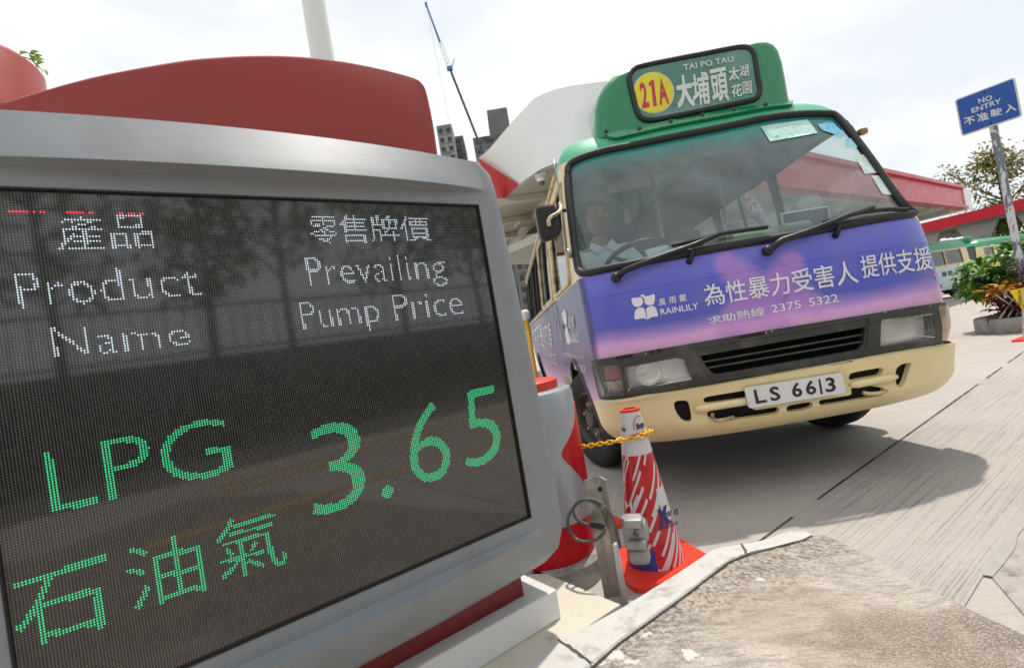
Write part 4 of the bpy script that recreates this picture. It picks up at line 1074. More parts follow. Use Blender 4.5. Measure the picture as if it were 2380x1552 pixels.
letters(mb, '太', [r1(1668, 318), r1(1742, 306), r1(1746, 398), r1(1674, 408)], k2, .03); letters(mb, '湖', [r1(1744, 304), r1(1812, 290), r1(1816, 374), r1(1750, 384)], k2, .015); letters(mb, '花', [r1(1688, 445), r1(1762, 428), r1(1768, 520), r1(1694, 531)], k2, .02); letters(mb, '園', [r1(1768, 422), r1(1834, 410), r1(1840, 500), r1(1774, 510)], k2, .01)
# flange bolted to the roof
fl_t = [(664, 745), (700, 748), (770, 800), (810, 812), (1000, 772), (1300, 712), (1600, 655), (1900, 598), (2085, 562), (2120, 556)]
fl_b = [(2136, 585), (2120, 606), (1930, 630), (1700, 672), (1470, 716), (1240, 760), (1010, 812), (850, 848), (800, 842), (740, 806), (690, 776), (655, 772)]
panel('sign_flange', [fr_uz(r1(*p)) for p in fl_t + fl_b], [], .03, lambda a, b, d: Coach.S(a, b, .026 - d), M_GREEN, sb, thick=.024, out=OUT)
mb = Sep('bolt', M_TRIM, sb)
for p in [(698, 766), (778, 812), (1014, 788), (1242, 736), (1472, 690), (1703, 650), (1930, 616), (2104, 562)]:
    mb.lathe([(.016, 0), (.016, -.004), (.008, -.006), (.007, -.012), (.001, -.013)], 10, Coach.S(*fr_uz(r1(*p)), .028), 'Y', False)

# ---- wipers, washer jets, mirror, aerial
def wiper(pts, blade, nm='wiper'):
    mb = MB(); P = [Coach.S(*fr_uz(r3(*p)), o) for p, o in pts]
    mb.tube(P, [.020, .019] + [.014] * (len(P) - 2), 8); mb.lathe([(.028, .0), (.028, -.03), (.02, -.04), (.001, -.042)], 14, P[0] + Vector((0, .02, 0)), 'Y', False)
    w_ = mb.build(nm, M_BLACK, bus, True)
    mb = MB(); B = [Coach.S(*fr_uz(r3(*p)), .030) for p in blade]; B2 = [Coach.S(*fr_uz(r3(*p)), .012) for p in blade]
    mb.tube(smooth_path(B, 4), .008, 6); mb.tube(smooth_path(B2, 4), .006, 6)
    for i in range(len(B)): mb.tube([B[i], B2[i]], .005, 5)
    mb.build('wiper_blade', M_BLACK, w_)
wiper([((-204, 493), .04), ((-150, 455), .055), ((60, 375), .055), ((270, 303), .05), ((420, 240), .045)], [(135, 300), (300, 262), (430, 228), (580, 204), (718, 186)])
wiper([((712, 332), .04), ((790, 278), .055), ((960, 220), .055), ((1200, 130), .05), ((1350, 80), .045)], [(1060, 156), (1200, 118), (1330, 90), (1450, 76), (1575, 76)])
for p in ((240, 388), (1145, 228)):
    mb = MB(); a = Coach.S(*fr_uz(r3(*p)), .0); mb.tube([a, a + Vector((.008, -.022, .02)), a + Vector((.022, -.03, .055)), a + Vector((.03, -.03, .06))], [.018, .016, .011, .006], 8); mb.build('washer_jet', M_BLACK, bus, True)
MP = [(163, 700), (172, 668), (200, 645), (330, 618), (368, 620), (395, 640), (415, 690), (445, 850), (457, 930), (450, 965), (430, 985), (300, 1028), (262, 1034), (232, 1020), (215, 985), (190, 860)]
mv = [FB.on_y(s2(*p), .42) for p in MP]; cm = sum(mv, Vector()) / len(mv)
mb = MB(); rg = [(.84, -.035), (.95, -.028), (1.0, .0), (1.0, .03), (.96, .045)]; n = len(mv)
V = [cm + (v - cm) * k + Vector((0, y_, 0)) for k, y_ in rg for v in mv]
F = [(i * n + j, i * n + (j + 1) % n, (i + 1) * n + (j + 1) % n, (i + 1) * n + j) for i in range(len(rg) - 1) for j in range(n)] + [tuple(range(n)), tuple(range((len(rg) - 1) * n, len(rg) * n))]
mir = mesh_obj('wing_mirror', V, F, M_BLACK, bus, 35)
mb = MB(); mb.tube(smooth_path([FB.on_y(s2(*p), y_) for p, y_ in [((330, 855), .375), ((322, 805), .36), ((345, 760), .36), ((400, 730), .38), ((450, 690), .43), ((462, 640), .5), ((452, 600), .55)]], 5), .013, 8); mb.build('mirror_arm', M_CREAM2, mir, True)
mb = MB(); mb.tube([FB.on_y(s2(*p), y_) for p, y_ in [((376, 105), .62), ((400, 240), .6), ((466, 590), .52), ((520, 1120), .40)]], [.004, .005, .006, .008], 6); mb.tube([FB.on_y(s2(*p), .42) for p in [((520), 1125), (560, 1185), (580, 1215)]], [.014, .02, .012], 8)
mb.build('aerial', mat('aerial steel', (.35, .33, .3), .35, .8), bus, True)
mb = MB(); mb.tube([FB.on_y(s2(*p), .50) for p in [(462, 690), (500, 680), (516, 700)]], [.012, .014, .01], 8); mb.build('aerial_clip', M_BLACK, bus, True)
# marker lamp on the far roof edge
mb = MB(); c = Coach.S(*fr_uz((1990, 314)), .02); mb.box(c + Vector((.02, 0, .0)), (.05, .05, .04), bev=.01); mb.build('marker_lamp', mat('brown lamp', (.3, .2, .1), .3), bus)

# ---- papers stuck to the glass
def sticker(px, m, nm, fn=None):
    lp = [fr_uz(p) for p in px]
    return panel(nm, lp, [], .06, lambda a, b, d: Coach.S(a, b, .0), m, bus, out=OUT)
def paper(name, a, b_): return mat(name, a, .5, 0, .15, 14, dirt=b_, ds=30, dth=(.55, .62))
sticker([r1(1902, 742), r1(2245, 692), r1(2320, 790), r1(1972, 853)], paper('teal permit', srgb(190, 222, 214), srgb(70, 180, 165)), 'permit_sticker')
c3 = lambda x, y: ((3000 + x / 1.35) / 1.7213, (250 + y / 1.35) / 1.7213)
sticker([c3(365, 335), c3(440, 318), c3(510, 385), c3(500, 405), c3(385, 365)], paper('blue permit', srgb(120, 190, 220), srgb(60, 140, 200)), 'permit_sticker')
sticker([c3(508, 418), c3(545, 410), c3(580, 455), c3(570, 465), c3(520, 455)], paper('blue notice', srgb(150, 205, 220), srgb(50, 110, 190)), 'permit_sticker')
sticker([c3(565, 505), c3(640, 495), c3(700, 595), c3(620, 602)], paper('white notice', srgb(205, 222, 220), srgb(170, 190, 190)), 'permit_sticker')
sticker([c3(655, 612), c3(712, 610), c3(795, 720), c3(715, 712)], paper('white notice', srgb(205, 222, 220), srgb(170, 190, 190)), 'permit_sticker')

# ---- inside: dashboard, wheel, seats, partition
M_DASH = mat('grey dashboard', (.10, .11, .11), .7, 0, .1, 6)
mb = MB(); n = 14; A = []; B = []; Cc = []
for i in range(n + 1):
    u = -.93 + 1.86 * i / n; a = Coach.S(u, 1.385, -.05); A.append(a); B.append(Vector((a.x * .97, a.y + .42, 1.405))); Cc.append(Vector((a.x * .97, a.y + .55, .8)))
mb.add(A + B + Cc, [(i, i + 1, n + 2 + i, n + 1 + i) for i in range(n)] + [(n + 1 + i, n + 2 + i, 2 * n + 3 + i, 2 * n + 2 + i) for i in range(n)]); mb.build('dashboard', M_DASH, bus)
sw = empty('steering_wheel', (-.62, .56, 1.43), 0); sw.parent = bus; sw.rotation_euler = (R(-28), 0, 0)
mb = MB(); mb.tube([Vector((.225 * math.cos(2 * PI * i / 32), .225 * math.sin(2 * PI * i / 32), 0)) for i in range(32)], .016, 8, closed=True); mb.build('wheel_rim', M_BLACK, sw, True)
mb = MB(); mb.lathe([(.001, -.08), (.06, -.06), (.07, -.02), (.05, .0), (.001, .004)], 16, cap=False)
for a in (0, 120, 240): mb.tube([(0, 0, -.02), (.2 * math.sin(R(a)), .2 * math.cos(R(a)), -.004)], .014, 6)
mb.build('wheel_hub', M_BLACK, sw)
mb = Sep('seat', mat('seat fabric', (.045, .06, .075), .9, 0, .3, 12), bus)
for y_ in (2.3, 3.1, 3.9, 4.7, 5.5):
    for x_ in (-.68, -.28, .62): mb.box((x_, y_, 1.05), (.38, .42, .12), bev=.03); mb.box((x_, y_ + .2, 1.42), (.38, .10, .68), bev=.04); mb.box((x_, y_, .85), (.3, .3, .42))
mb = MB(); mb.box((-.62, 1.02, 1.02), (.48, .46, .14), bev=.04); mb.box((-.62, 1.28, 1.42), (.46, .12, .78), bev=.05); mb.box((-.62, 1.02, .82), (.36, .36, .34)); mb.build('driver_seat', mat('driver seat', (.06, .065, .07), .9), bus)
mb = MB(); mb.tube([(-.12, 1.5, .64), (-.12, 1.5, 2.40)], .016, 8); mb.tube([(.55, 1.75, .64), (.55, 1.75, 2.4)], .016, 8); mb.build('grab_pole', M_STEEL, bus)
mb = MB(); mb.box((-.1, 2.0, 2.35), (.5, .26, .03)); mb.build('ceiling_light', mat('white diffuser', (.7, .7, .68), .4), bus)
mb = MB(); mb.box((-.30, 1.75, 1.55), (.06, .5, .36), R(20)); mb.box((.06, 1.78, 1.62), (.5, .02, .34)); mb.build('fare_notice', mat('brown notice', (.16, .14, .10), .6, 0, .3, 20), bus)

# ================================================================== DRIVER AND THINGS ON THE DASHBOARD
M_SKIN = mat('skin', (.27, .135, .085), .55, 0, .08, 9)
M_SHIRT = mat('pale polo shirt', (.60, .66, .68), .85, 0, .06, 12, .1, 120)
M_HAIR = mat('black hair', (.012, .011, .011), .55)
M_TROU = mat('dark trousers', (.03, .035, .05), .85)
def skin_body(name, joints, bones, m, parent, lvl=2, root=0):
    me = bpy.data.meshes.new(name); me.from_pydata([j[:3] for j in joints], bones, []); me.materials.append(m)
    o = bpy.data.objects.new(name, me); COL.objects.link(o); o.parent = parent
    sk_ = o.modifiers.new('skin', 'SKIN'); sk_.use_smooth_shade = True
    for i, j in enumerate(joints):
        r_ = j[3] if isinstance(j[3], tuple) else (j[3], j[3])
        me.skin_vertices[0].data[i].radius = r_; me.skin_vertices[0].data[i].use_root = (i == root)
    sb_ = o.modifiers.new('sub', 'SUBSURF'); sb_.levels = lvl; sb_.render_levels = lvl
    return o
dw = FB.world(Vector((-.775, .95, 1.17)))
drv = empty('person', dw, FB.a, 'bus driver with short black hair in a pale polo shirt, seated behind the steering wheel', 'person')
# torso, arms and legs as one body; z measured from the seat
J = [(0, 0, .0, .15), (0, -.01, .16, .155), (0, -.02, .32, .165), (0, -.03, .43, .12), (0, -.04, .50, .062), (0, -.055, .56, .058),
     (-.17, -.02, .40, .075), (-.23, -.10, .24, .056), (-.16, -.30, .16, .045), (-.08, -.42, .19, .034), (.17, -.02, .40, .075), (.25, -.10, .22, .056), (.27, -.28, .14, .045), (.27, -.40, .19, .034),
     (-.10, -.10, -.02, .085), (-.12, -.42, -.04, .068), (-.12, -.50, -.42, .048), (-.12, -.62, -.46, .04), (.10, -.10, -.02, .085), (.12, -.42, -.04, .068), (.12, -.50, -.42, .048), (.12, -.62, -.46, .04)]
B = [(0, 1), (1, 2), (2, 3), (3, 4), (4, 5), (2, 6), (6, 7), (7, 8), (8, 9), (2, 10), (10, 11), (11, 12), (12, 13), (0, 14), (14, 15), (15, 16), (16, 17), (0, 18), (18, 19), (19, 20), (20, 21)]
bd = skin_body('body', J, B, M_SKIN, drv)
sj = [(x * 1.0, y, z, r_ * 1.12) for x, y, z, r_ in J[:4]] + [(-.175, -.02, .395, .088), (-.225, -.085, .27, .075), (.175, -.02, .395, .088), (.245, -.085, .25, .075)]
skin_body('polo_shirt', sj, [(0, 1), (1, 2), (2, 3), (2, 4), (4, 5), (2, 6), (6, 7)], M_SHIRT, drv)
tj = [(0, 0, .02, .165), (-.10, -.10, -.02, .098), (-.12, -.43, -.04, .082), (-.12, -.50, -.40, .062), (.10, -.10, -.02, .098), (.12, -.43, -.04, .082), (.12, -.50, -.40, .062)]
skin_body('trousers', tj, [(0, 1), (1, 2), (2, 3), (0, 4), (4, 5), (5, 6)], M_TROU, drv)
mb = MB()  # collar wings and placket
mb.add([(-.075, -.10, .50), (-.01, -.155, .44), (-.055, -.165, .40), (-.10, -.12, .45)], [(0, 1, 2, 3)]); mb.add([(.075, -.10, .50), (.01, -.155, .44), (.055, -.165, .40), (.10, -.12, .45)], [(3, 2, 1, 0)]); mb.build('collar', M_SHIRT, drv)
# head
bm = bmesh.new(); bmesh.ops.create_uvsphere(bm, u_segments=32, v_segments=24, radius=1)
for v in bm.verts:
    x, y, z = v.co; f = max(0, -y)
    w_ = 1 - .22 * max(0, -z) ** 1.5
    X, Y, Z = x * .080 * w_, y * .098 * (1 - .10 * max(0, -z)), z * .122
    if y < 0:
        Y -= .028 * math.exp(-((x / .16) ** 2 + ((z + .12) / .16) ** 2)) * f         # nose
        Y -= .012 * math.exp(-((x / .10) ** 2 + ((z - .08) / .22) ** 2)) * f         # bridge
        for sx in (-.36, .36): Y += .013 * math.exp(-(((x - sx) / .17) ** 2 + ((z - .10) / .10) ** 2)) * f  # sockets
        Y -= .010 * math.exp(-(((z - .24) / .08) ** 2)) * f * math.exp(-(x / .6) ** 2)   # brow
        Y -= .010 * math.exp(-((x / .26) ** 2 + ((z + .45) / .06) ** 2)) * f       # lips
        Y += .006 * math.exp(-((x / .30) ** 2 + ((z + .455) / .018) ** 2)) * f
        Y -= .012 * math.exp(-((x / .3) ** 2 + ((z + .78) / .15) ** 2)) * f        # chin
    v.co = (X, Y, Z)
bm.verts.index_update(); V = [v.co.copy() for v in bm.verts]; F = [[v.index for v in f.verts] for f in bm.faces]; bm.free()
hc = Vector((.0, -.075, .665)); Rh = Matrix.Rotation(R(10), 3, 'Z') @ Matrix.Rotation(R(4), 3, 'Y')
head = mesh_obj('head', [hc + Rh @ v for v in V], F, M_SKIN, bd, True)
hp = lambda *a: hc + Rh @ Vector(a)
mb = Sep('eye', mat('dark eye', (.05, .035, .03), .3), head, True)
for s_ in (-1, 1):
    mb.lathe([(.001, .010), (.008, .006), (.010, 0), (.006, -.006), (.001, -.007)], 10, hp(s_ * .030, -.080, .012), 'Y', False)
mb = Sep('eyebrow', M_HAIR, head)
for s_ in (-1, 1):
    mb.tube([hp(s_ * .014, -.098, .034), hp(s_ * .03, -.097, .040), hp(s_ * .048, -.083, .034)], .004, 6)
mb = Sep('ear', M_SKIN, head, True)
for s_ in (-1, 1): mb.lathe([(.001, -.012), (.016, -.006), (.02, .0), (.012, .006), (.001, .004)], 12, hp(s_ * .080, .005, 0), 'X', False, Matrix.Diagonal((1, .8, 1.5)))
HV = []; HF = []; idx = {}
for f in F:
    if all((V[i].z > .055 and V[i].y < -.02) or (V[i].z > .0 and V[i].y >= -.02) or (V[i].z > -.06 and V[i].y > .03) for i in f):
        q = []
        for i in f:
            if i not in idx: idx[i] = len(HV); HV.append(hc + Rh @ (V[i] * 1.09 + Vector((0, .002, .006))))
            q.append(idx[i])
        HF.append(q)
mesh_obj('hair', HV, HF, M_HAIR, head, True)
def hand(s_, w_, dirv):
    P = Vector(w_); d = Vector(dirv).normalized(); side = Vector((s_, 0, 0)); up = d.cross(side)
    J = [P, P + d * .05, P + d * .085]; Bn = [(0, 1), (1, 2)]; rr_ = [.026, .032, .026]
    for k, (o, l) in enumerate(((-.024, .066), (-.008, .074), (.008, .07), (.024, .056))):
        b = len(J); J += [P + d * .085 + side * o, P + d * (.085 + l * .5) + side * o * 1.1 - up * .012, P + d * (.085 + l * .8) + side * o * 1.1 - up * .036]; Bn += [(2, b), (b, b + 1), (b + 1, b + 2)]; rr_ += [.0095, .0088, .0078]
    b = len(J); J += [P + d * .035 - side * .034, P + d * .07 - side * .05 - up * .012]; Bn += [(1, b), (b, b + 1)]; rr_ += [.012, .0095]
    skin_body('hand', [(*j, q) for j, q in zip(J, rr_)], Bn, M_SKIN, bd)
hand(1, (-.08, -.40, .19), (.05, -1, .15)); hand(-1, (.27, -.38, .19), (-.15, -1, .15))
# things lying on the dashboard
def dash(v): return FB.world(Vector(v))
def on_dash(p, y): return FB.on_y(p, y)
def thing_box(name, p, y, d, m, label, cat, rz=0, bev=.006):
    v = FB.on_y(p, y); o = MB().box((0, 0, d[2] / 2), d, bev=bev).build(name, m); o.location = FB.world(Vector((v.x, v.y, 1.415))); o.rotation_euler = (0, 0, FB.a + rz); return tag(o, label, cat)
cl = empty('clipboard', dash((FB.on_y((1540, 580), .44).x, .40, 1.445)), FB.a - R(12), 'clipboard with white paper sheets lying by the steering wheel behind the glass', 'clipboard')
mb = MB(); mb.box((0, 0, .004), (.24, .32, .006)); mb.build('board', mat('clipboard board', (.2, .22, .22), .5), cl)
mb = MB(); mb.box((.0, -.01, .009), (.215, .30, .003)); mb.box((.03, .01, .0125), (.205, .27, .002), R(6)); mb.build('paper', mat('paper', (.72, .76, .78), .8, 0, .06, 14, dirt=(.4, .45, .5), ds=60, dth=(.6, .66)), cl)
mb = MB(); mb.box((0, .14, .016), (.08, .02, .012), bev=.004); mb.build('clip', M_STEEL, cl); cl.rotation_euler = (R(22), 0, FB.a - R(14))
fr = empty('framed_screen', dash((FB.on_y((1868, 500), .50).x, .50, 1.42)), FB.a + R(3), 'small dark screen in a silver frame standing on the dashboard', 'screen')
mb = MB(); mb.box((0, 0, .085), (.30, .015, .13), bev=.005); mb.build('backing', mat('dark screen', (.05, .06, .065), .3), fr)
mb = MB(); q = [(-.155, -.01, .012), (.155, -.01, .012), (.155, -.01, .155), (-.155, -.01, .155)]; mb.tube(q, .010, 8, closed=True); mb.build('frame', mat('silver frame', (.62, .64, .65), .3, .6), fr)
bq = empty('wrapped_rose', dash((FB.on_y((1790, 480), .55).x, .62, 1.44)), FB.a, 'pink rose in clear patterned wrapping leaning on the dashboard', 'flower')
mb = MB(); mb.tube([(.05, 0, 0), (-.02, .0, .12), (-.10, .0, .28)], [.012, .03, .05], 10); mb.build('wrapping', mat('pale wrapping', (.62, .58, .62), .3, 0, .2, 30, dirt=(.55, .2, .3), ds=22, dth=(.5, .56)), bq)
mb = MB(); mb.lathe([(.001, .0), (.026, .01), (.03, .03), (.02, .045), (.001, .04)], 12, (-.105, 0, .285)); mb.build('bloom', mat('pink petals', (.6, .25, .32), .6), bq)
kt = empty('desk_organiser', dash((FB.on_y((1745, 497), .50).x, .52, 1.42)), FB.a - R(8), 'grey card holder with cut-out shapes standing beside the framed screen', 'holder')
mb = MB(); mb.box((0, 0, .055), (.16, .07, .11), bev=.01); mb.build('holder_body', mat('grey card', (.26, .28, .29), .6), kt)
mb = MB(); mb.prism([(-.05, .03), (.05, .03), (.06, .075), (.02, .06), (-.02, .07), (-.06, .08)], .002, lambda a, b, t: (a, -.0365 + t - .001, b)); mb.build('cut_out', mat('dark plum card', (.05, .025, .04), .6), kt)
def cyl(name, p, y, prof, m, label, cat, rot=None, dz=0):
    v = FB.on_y(p, y); o = MB().lathe(prof, 20).build(name, m, smooth=40); o.location = FB.world(Vector((v.x, v.y, 1.415 + dz))); o.rotation_euler = rot or (0, 0, 0); return tag(o, label, cat)
cyl('tall_box', (1640, 520), .55, [(.04, 0), (.042, .13), (.036, .135), (.001, .135)], mat('beige box', (.42, .36, .30), .6), 'beige round tin standing mid dashboard', 'tin')
cyl('bottle', (1700, 545), .36, [(.03, 0), (.034, .02), (.034, .22), (.02, .25), (.014, .26), (.014, .28), (.001, .28)], mat('green bottle', (.25, .42, .16), .3, coat=.5), 'green capped bottle lying along the windscreen base', 'bottle', (R(90), 0, R(92)), .036)
cyl('rolled_towel', (1815, 528), .36, [(.03, 0), (.04, .01), (.042, .12), (.04, .17), (.03, .18), (.001, .18)], mat('grey towel', (.22, .25, .24), .9), 'grey rolled towel lying right of the bottle', 'towel', (R(90), 0, R(95)), .042)
cyl('round_tin', (1955, 488), .5, [(.04, 0), (.055, .02), (.055, .05), (.03, .075), (.001, .08)], mat('dark ball', (.05, .06, .07), .3), 'dark round gadget at the right end of the dashboard', 'gadget')
thing_box('phone_stand', (1700, 500), .52, (.06, .05, .16), mat('slate card', (.10, .14, .17), .5), 'slate blue phone stand next to the card holder', 'phone stand', R(8))
thing_box('black_radio', (1590, 548), .42, (.17, .10, .05), M_BLACK, 'flat black radio lying by the clipboard', 'radio', R(-6))

# ================================================================== FOREGROUND THINGS
# round crash bollard with a red cap
bo_ = empty('bollard', (0, 2.3, 0), 0, 'grey and red round crash bollard with an orange red cap beside the price screen', 'bollard')
MB().lathe([(.25, -.01), (.25, .085), (.235, .10), (.001, .10)], 48).build('concrete_base', M_CONC, bo_, 40)
MB().lathe([(.214, .10), (.214, .27)], 48).build('red_skirt', M_RED, bo_, 40)
MB().lathe([(.226, .262), (.228, .28), (.228, .80), (.222, .818), (.205, .825), (.001, .828)], 48).build('sleeve', mat('grey bollard paint', (.36, .39, .42), .3, .2, .05, 4, coat=.2), bo_, 40)
MB().lathe([(.166, .825), (.168, .832), (.168, .862), (.160, .868), (.001, .870)], 48).build('cap', mat('orange red cap', srgb(206, 58, 34), .45, 0, .08, 6), bo_, 40)
FBo = Frame(0, 2.3, 0, 0)
def on_cyl(p, r_, o=.003):
    O = FBo.pt(CO); d = ray(p); a = d.x ** 2 + d.y ** 2; b_ = O.x * d.x + O.y * d.y; c_ = O.x ** 2 + O.y ** 2 - (r_ + o) ** 2
    D_ = b_ * b_ - a * c_
    t = (-b_ - math.sqrt(D_)) / a if D_ > 0 else -b_ / a
    return O + d * t
W1 = [(1341, 930), (1337, 970), (1325, 1015), (1306, 1056), (1330, 1085), (1352, 1110), (1368, 1140), (1377, 1172), (1377, 1140), (1372, 1105), (1362, 1060), (1352, 1000), (1346, 955)]
pts = [on_cyl(p, .228) for p in W1]; th = [(math.atan2(v.y, v.x), v.z) for v in pts]
lp = [(v.x, v.y) for v in smooth_path([(a, b, 0) for a, b in th], 3, True)]
panel('red_wave', lp, [], .03, lambda a, b, d: Vector(((.231 - d) * math.cos(a), (.231 - d) * math.sin(a), b)), M_RED, bo_, out=lambda c: Vector((c.x, c.y, 0)), thick=.004)
# traffic cones in printed sleeves
def sleeve_paint(nm, c1, c2, seed):
    m, t, b = nodes_mat(nm); tcn = N(t, 'ShaderNodeTexCoord'); P = tcn.outputs['Object']; x, y, z = xyz(t, P)[:3]
    an = mth(t, 'ARCTAN2', y, x)
    q = mth(t, 'ADD', mth(t, 'MULTIPLY', an, .13), mth(t, 'MULTIPLY', z, -.80))
    row = mth(t, 'FLOOR', mth(t, 'MULTIPLY', mth(t, 'ADD', q, seed), 58))
    wn = N(t, 'ShaderNodeTexWhiteNoise', noise_dimensions='1D'); L(t, row, wn.inputs['W'])
    al = mth(t, 'ADD', mth(t, 'MULTIPLY', an, .10), mth(t, 'MULTIPLY', z, 1.0))
    seg = mth(t, 'FLOOR', mth(t, 'MULTIPLY', mth(t, 'ADD', al, mth(t, 'MULTIPLY', wn.outputs[0], .4)), 4.5))
    w2 = N(t, 'ShaderNodeTexWhiteNoise', noise_dimensions='2D'); cx = N(t, 'ShaderNodeCombineXYZ'); L(t, row, cx.inputs[0]); L(t, seg, cx.inputs[1]); L(t, cx.outputs[0], w2.inputs['Vector'])
    msk = mth(t, 'GREATER_THAN', w2.outputs[0], .42)
    low_ = rng(t, z, .46, .52, 1, 0); msk = mth(t, 'MULTIPLY', msk, mth(t, 'GREATER_THAN', low_, .5))
    band = mth(t, 'MULTIPLY', rng(t, z, .245, .25, 0, 1), rng(t, z, .30, .305, 1, 0)); msk = mth(t, 'MULTIPLY', msk, mth(t, 'SUBTRACT', 1.0, mth(t, 'MULTIPLY', band, .0)))
    pt_ = mth(t, 'MULTIPLY', mth(t, 'MULTIPLY', rng(t, z, .20, .205), rng(t, z, .34, .345, 1, 0)), mth(t, 'LESS_THAN', mth(t, 'ABSOLUTE', mth(t, 'ADD', an, .95)), .42)); msk = mth(t, 'MULTIPLY', msk, mth(t, 'SUBTRACT', 1.0, pt_))
    hx = N(t, 'ShaderNodeTexVoronoi', ins={'Scale': 110, 'Randomness': 0.0}, feature='DISTANCE_TO_EDGE'); cv = N(t, 'ShaderNodeCombineXYZ'); L(t, mth(t, 'MULTIPLY', an, .085), cv.inputs[0]); L(t, z, cv.inputs[1]); L(t, cv.outputs[0], hx.inputs['Vector'])
    wht = mixc(t, rng(t, hx.outputs[0], .03, .07, .35, 0), (.62, .62, .63), (.3, .3, .32))
    c = mixc(t, msk, wht, c1)
    c = mixc(t, mth(t, 'MULTIPLY', mth(t, 'MULTIPLY', rng(t, z, .10, .11, 1, 0), mth(t, 'LESS_THAN', an, -2.0)), 1.0), c, c2)
    L(t, c, b.inputs['Base Color']); b.inputs['Roughness'].default_value = .3; b.inputs['Coat Weight'].default_value = .3
    return m
M_SLV = sleeve_paint('red and white cone sleeve', srgb(188, 26, 38), srgb(40, 60, 140), 3.3)
M_CBASE = mat('orange red cone rubber', srgb(226, 50, 26), .42, 0, .1, 8)
def cone(loc, rz, label, group, sleeve=M_SLV):
    c_ = empty('traffic_cone', loc, rz, label, 'traffic cone', group)
    mb = MB(); mb.prism(round_poly([(-.195, -.195), (.195, -.195), (.195, .195), (-.195, .195)], .04, 4), 1, lambda a, b, t: (a, b, .022 if t == 0 else .0)); mb.build('base', M_CBASE, c_, 30)
    mb = MB(); mb.lathe([(.041, .668), (.041, .682), (.028, .684), (.026, .64)], 24, cap=False); mb.build('cone_body', M_CBASE, c_, 40)
    mb = MB(); n = 12
    prof = [(.124, .022)] + [(.124 - (z_ - .022) * .1215, z_) for z_ in (.12, .25, .40, .55, .672)]
    mb.lathe(prof, 48, cap=False); mb.build('sleeve', sleeve, c_, 40)
    return c_
cz_loc = (.455, 2.205, 0)
cone_ = cone(cz_loc, R(14), 'red and white striped traffic cone in the foreground before the bus bumper', 'striped traffic cones')
FC = Frame(*cz_loc, 0)
def on_cone(p, o=.003):
    """pixel -> conical sleeve"""
    O = FC.pt(CO); d = ray(tuple(p)); y = -.1
    for _ in range(30):
        t = (y - O.y) / d.y; x, z = O.x + d.x * t, O.z + d.z * t; r_ = .124 - (z - .022) * .1215 + o
        y = lerp(y, -math.sqrt(max(1e-5, r_ * r_ - x * x)), .6)
    return O + d * ((y - O.y) / d.y)
r4 = lambda x, y: ((2000 + x / 1.2208) / 1.7213, (1400 + y / 1.2208) / 1.7213)
M_NAVY = mat('navy print', srgb(44, 40, 110), .4); M_KPR = mat('black print', (.03, .03, .035), .4); M_RPR = mat('red print', srgb(200, 24, 40), .4)
loc8 = Matrix.Rotation(-R(14), 3, 'Z'); kc = lambda p: loc8 @ on_cone(p, .004)
mb = Sep('navy_print', M_NAVY, cone_); letters(mb, 'X', [r4(765, 783), r4(815, 752), r4(838, 838), r4(772, 886)], kc, .07); letters(mb, 'series', [r4(800, 785), r4(868, 760), r4(872, 800), r4(812, 815)], kc, .02); letters(mb, 'With SINOPEC', [r4(798, 862), r4(868, 832), r4(872, 848), r4(802, 877)], kc, .02)
letters(mb, 'ries', [r4(590, 372), r4(612, 376), r4(612, 398), r4(594, 396)], kc, .03);
mb = MB(); letters(mb, 'Shop', [r4(662, 362), r4(700, 342), r4(706, 382), r4(668, 398)], kc, .05); mb.build('black_print', M_KPR, cone_)
mb = Sep('red_print', M_RPR, cone_); letters(mb, 'SINOPEC', [r4(636, 414), r4(716, 392), r4(722, 420), r4(642, 442)], kc, .03); ring_ = [kc(r4(676 + 24 * math.cos(R(a)), 366 + 46 * math.sin(R(a)))) for a in range(150, 300, 15)]; mb.tube(ring_, .002, 4);
mb = MB(); letters(mb, 'H', [r4(608, 735), r4(644, 742), r4(646, 780), r4(612, 772)], kc, .05); mb.build('white_print', M_INK, cone_)
cone((.185, 2.78, 0), R(20), 'striped traffic cone mostly hidden behind the round bollard', 'striped traffic cones')
cone((.50, 9.6, 0), R(5), 'striped traffic cone far off beside the rear of the bus', 'striped traffic cones')
# yellow plastic chain from the bollard round the cone
P0 = on_y((1352, 1030), 2.24); ch = [Vector((.14, 2.44, .57)), Vector((.205, 2.27, .545)), on_y((1400, 1030), 2.17), on_y((1440, 1023), 2.14)]
ch += [FC.o + on_cone(p, .012) for p in ((1462, 1020), (1480, 1016), (1498, 1008))] + [FC.o + Vector((.085, .02, .565)), FC.o + Vector((.06, .07, .56)), FC.o + Vector((-.02, .085, .55)), FC.o + Vector((-.08, .03, .545))]
path = smooth_path(ch, 24); acc = [0]
for a, b in zip(path, path[1:]): acc.append(acc[-1] + (b - a).length)
def at_len(l):
    i = 0
    while i < len(acc) - 2 and acc[i + 1] < l: i += 1
    return path[i].lerp(path[i + 1], (l - acc[i]) / max(1e-6, acc[i + 1] - acc[i])), (path[i + 1] - path[i]).normalized()
mb = MB(); l = .01; k = 0; PCH = .0235
while l < acc[-1] - .01:
    c_, d_ = at_len(l); u_ = d_.cross(Vector((0, 0, 1))).normalized(); v_ = d_.cross(u_)
    s_ = (u_ * .5 + v_ * .86) if k % 2 else (u_ * .86 - v_ * .5); lk = []
    for i in range(12):
        a = 2 * PI * i / 12; lk.append(c_ + d_ * (.0165 * (abs(math.cos(a)) ** .7) * (1 if math.cos(a) > 0 else -1)) + s_ * .0085 * math.sin(a))
    mb.tube(lk, .0031, 6, closed=True); l += PCH; k += 1
chain = mb.build('plastic_chain', mat('yellow plastic', srgb(236, 186, 34), .4, 0, .08, 20), smooth=True, base=True)
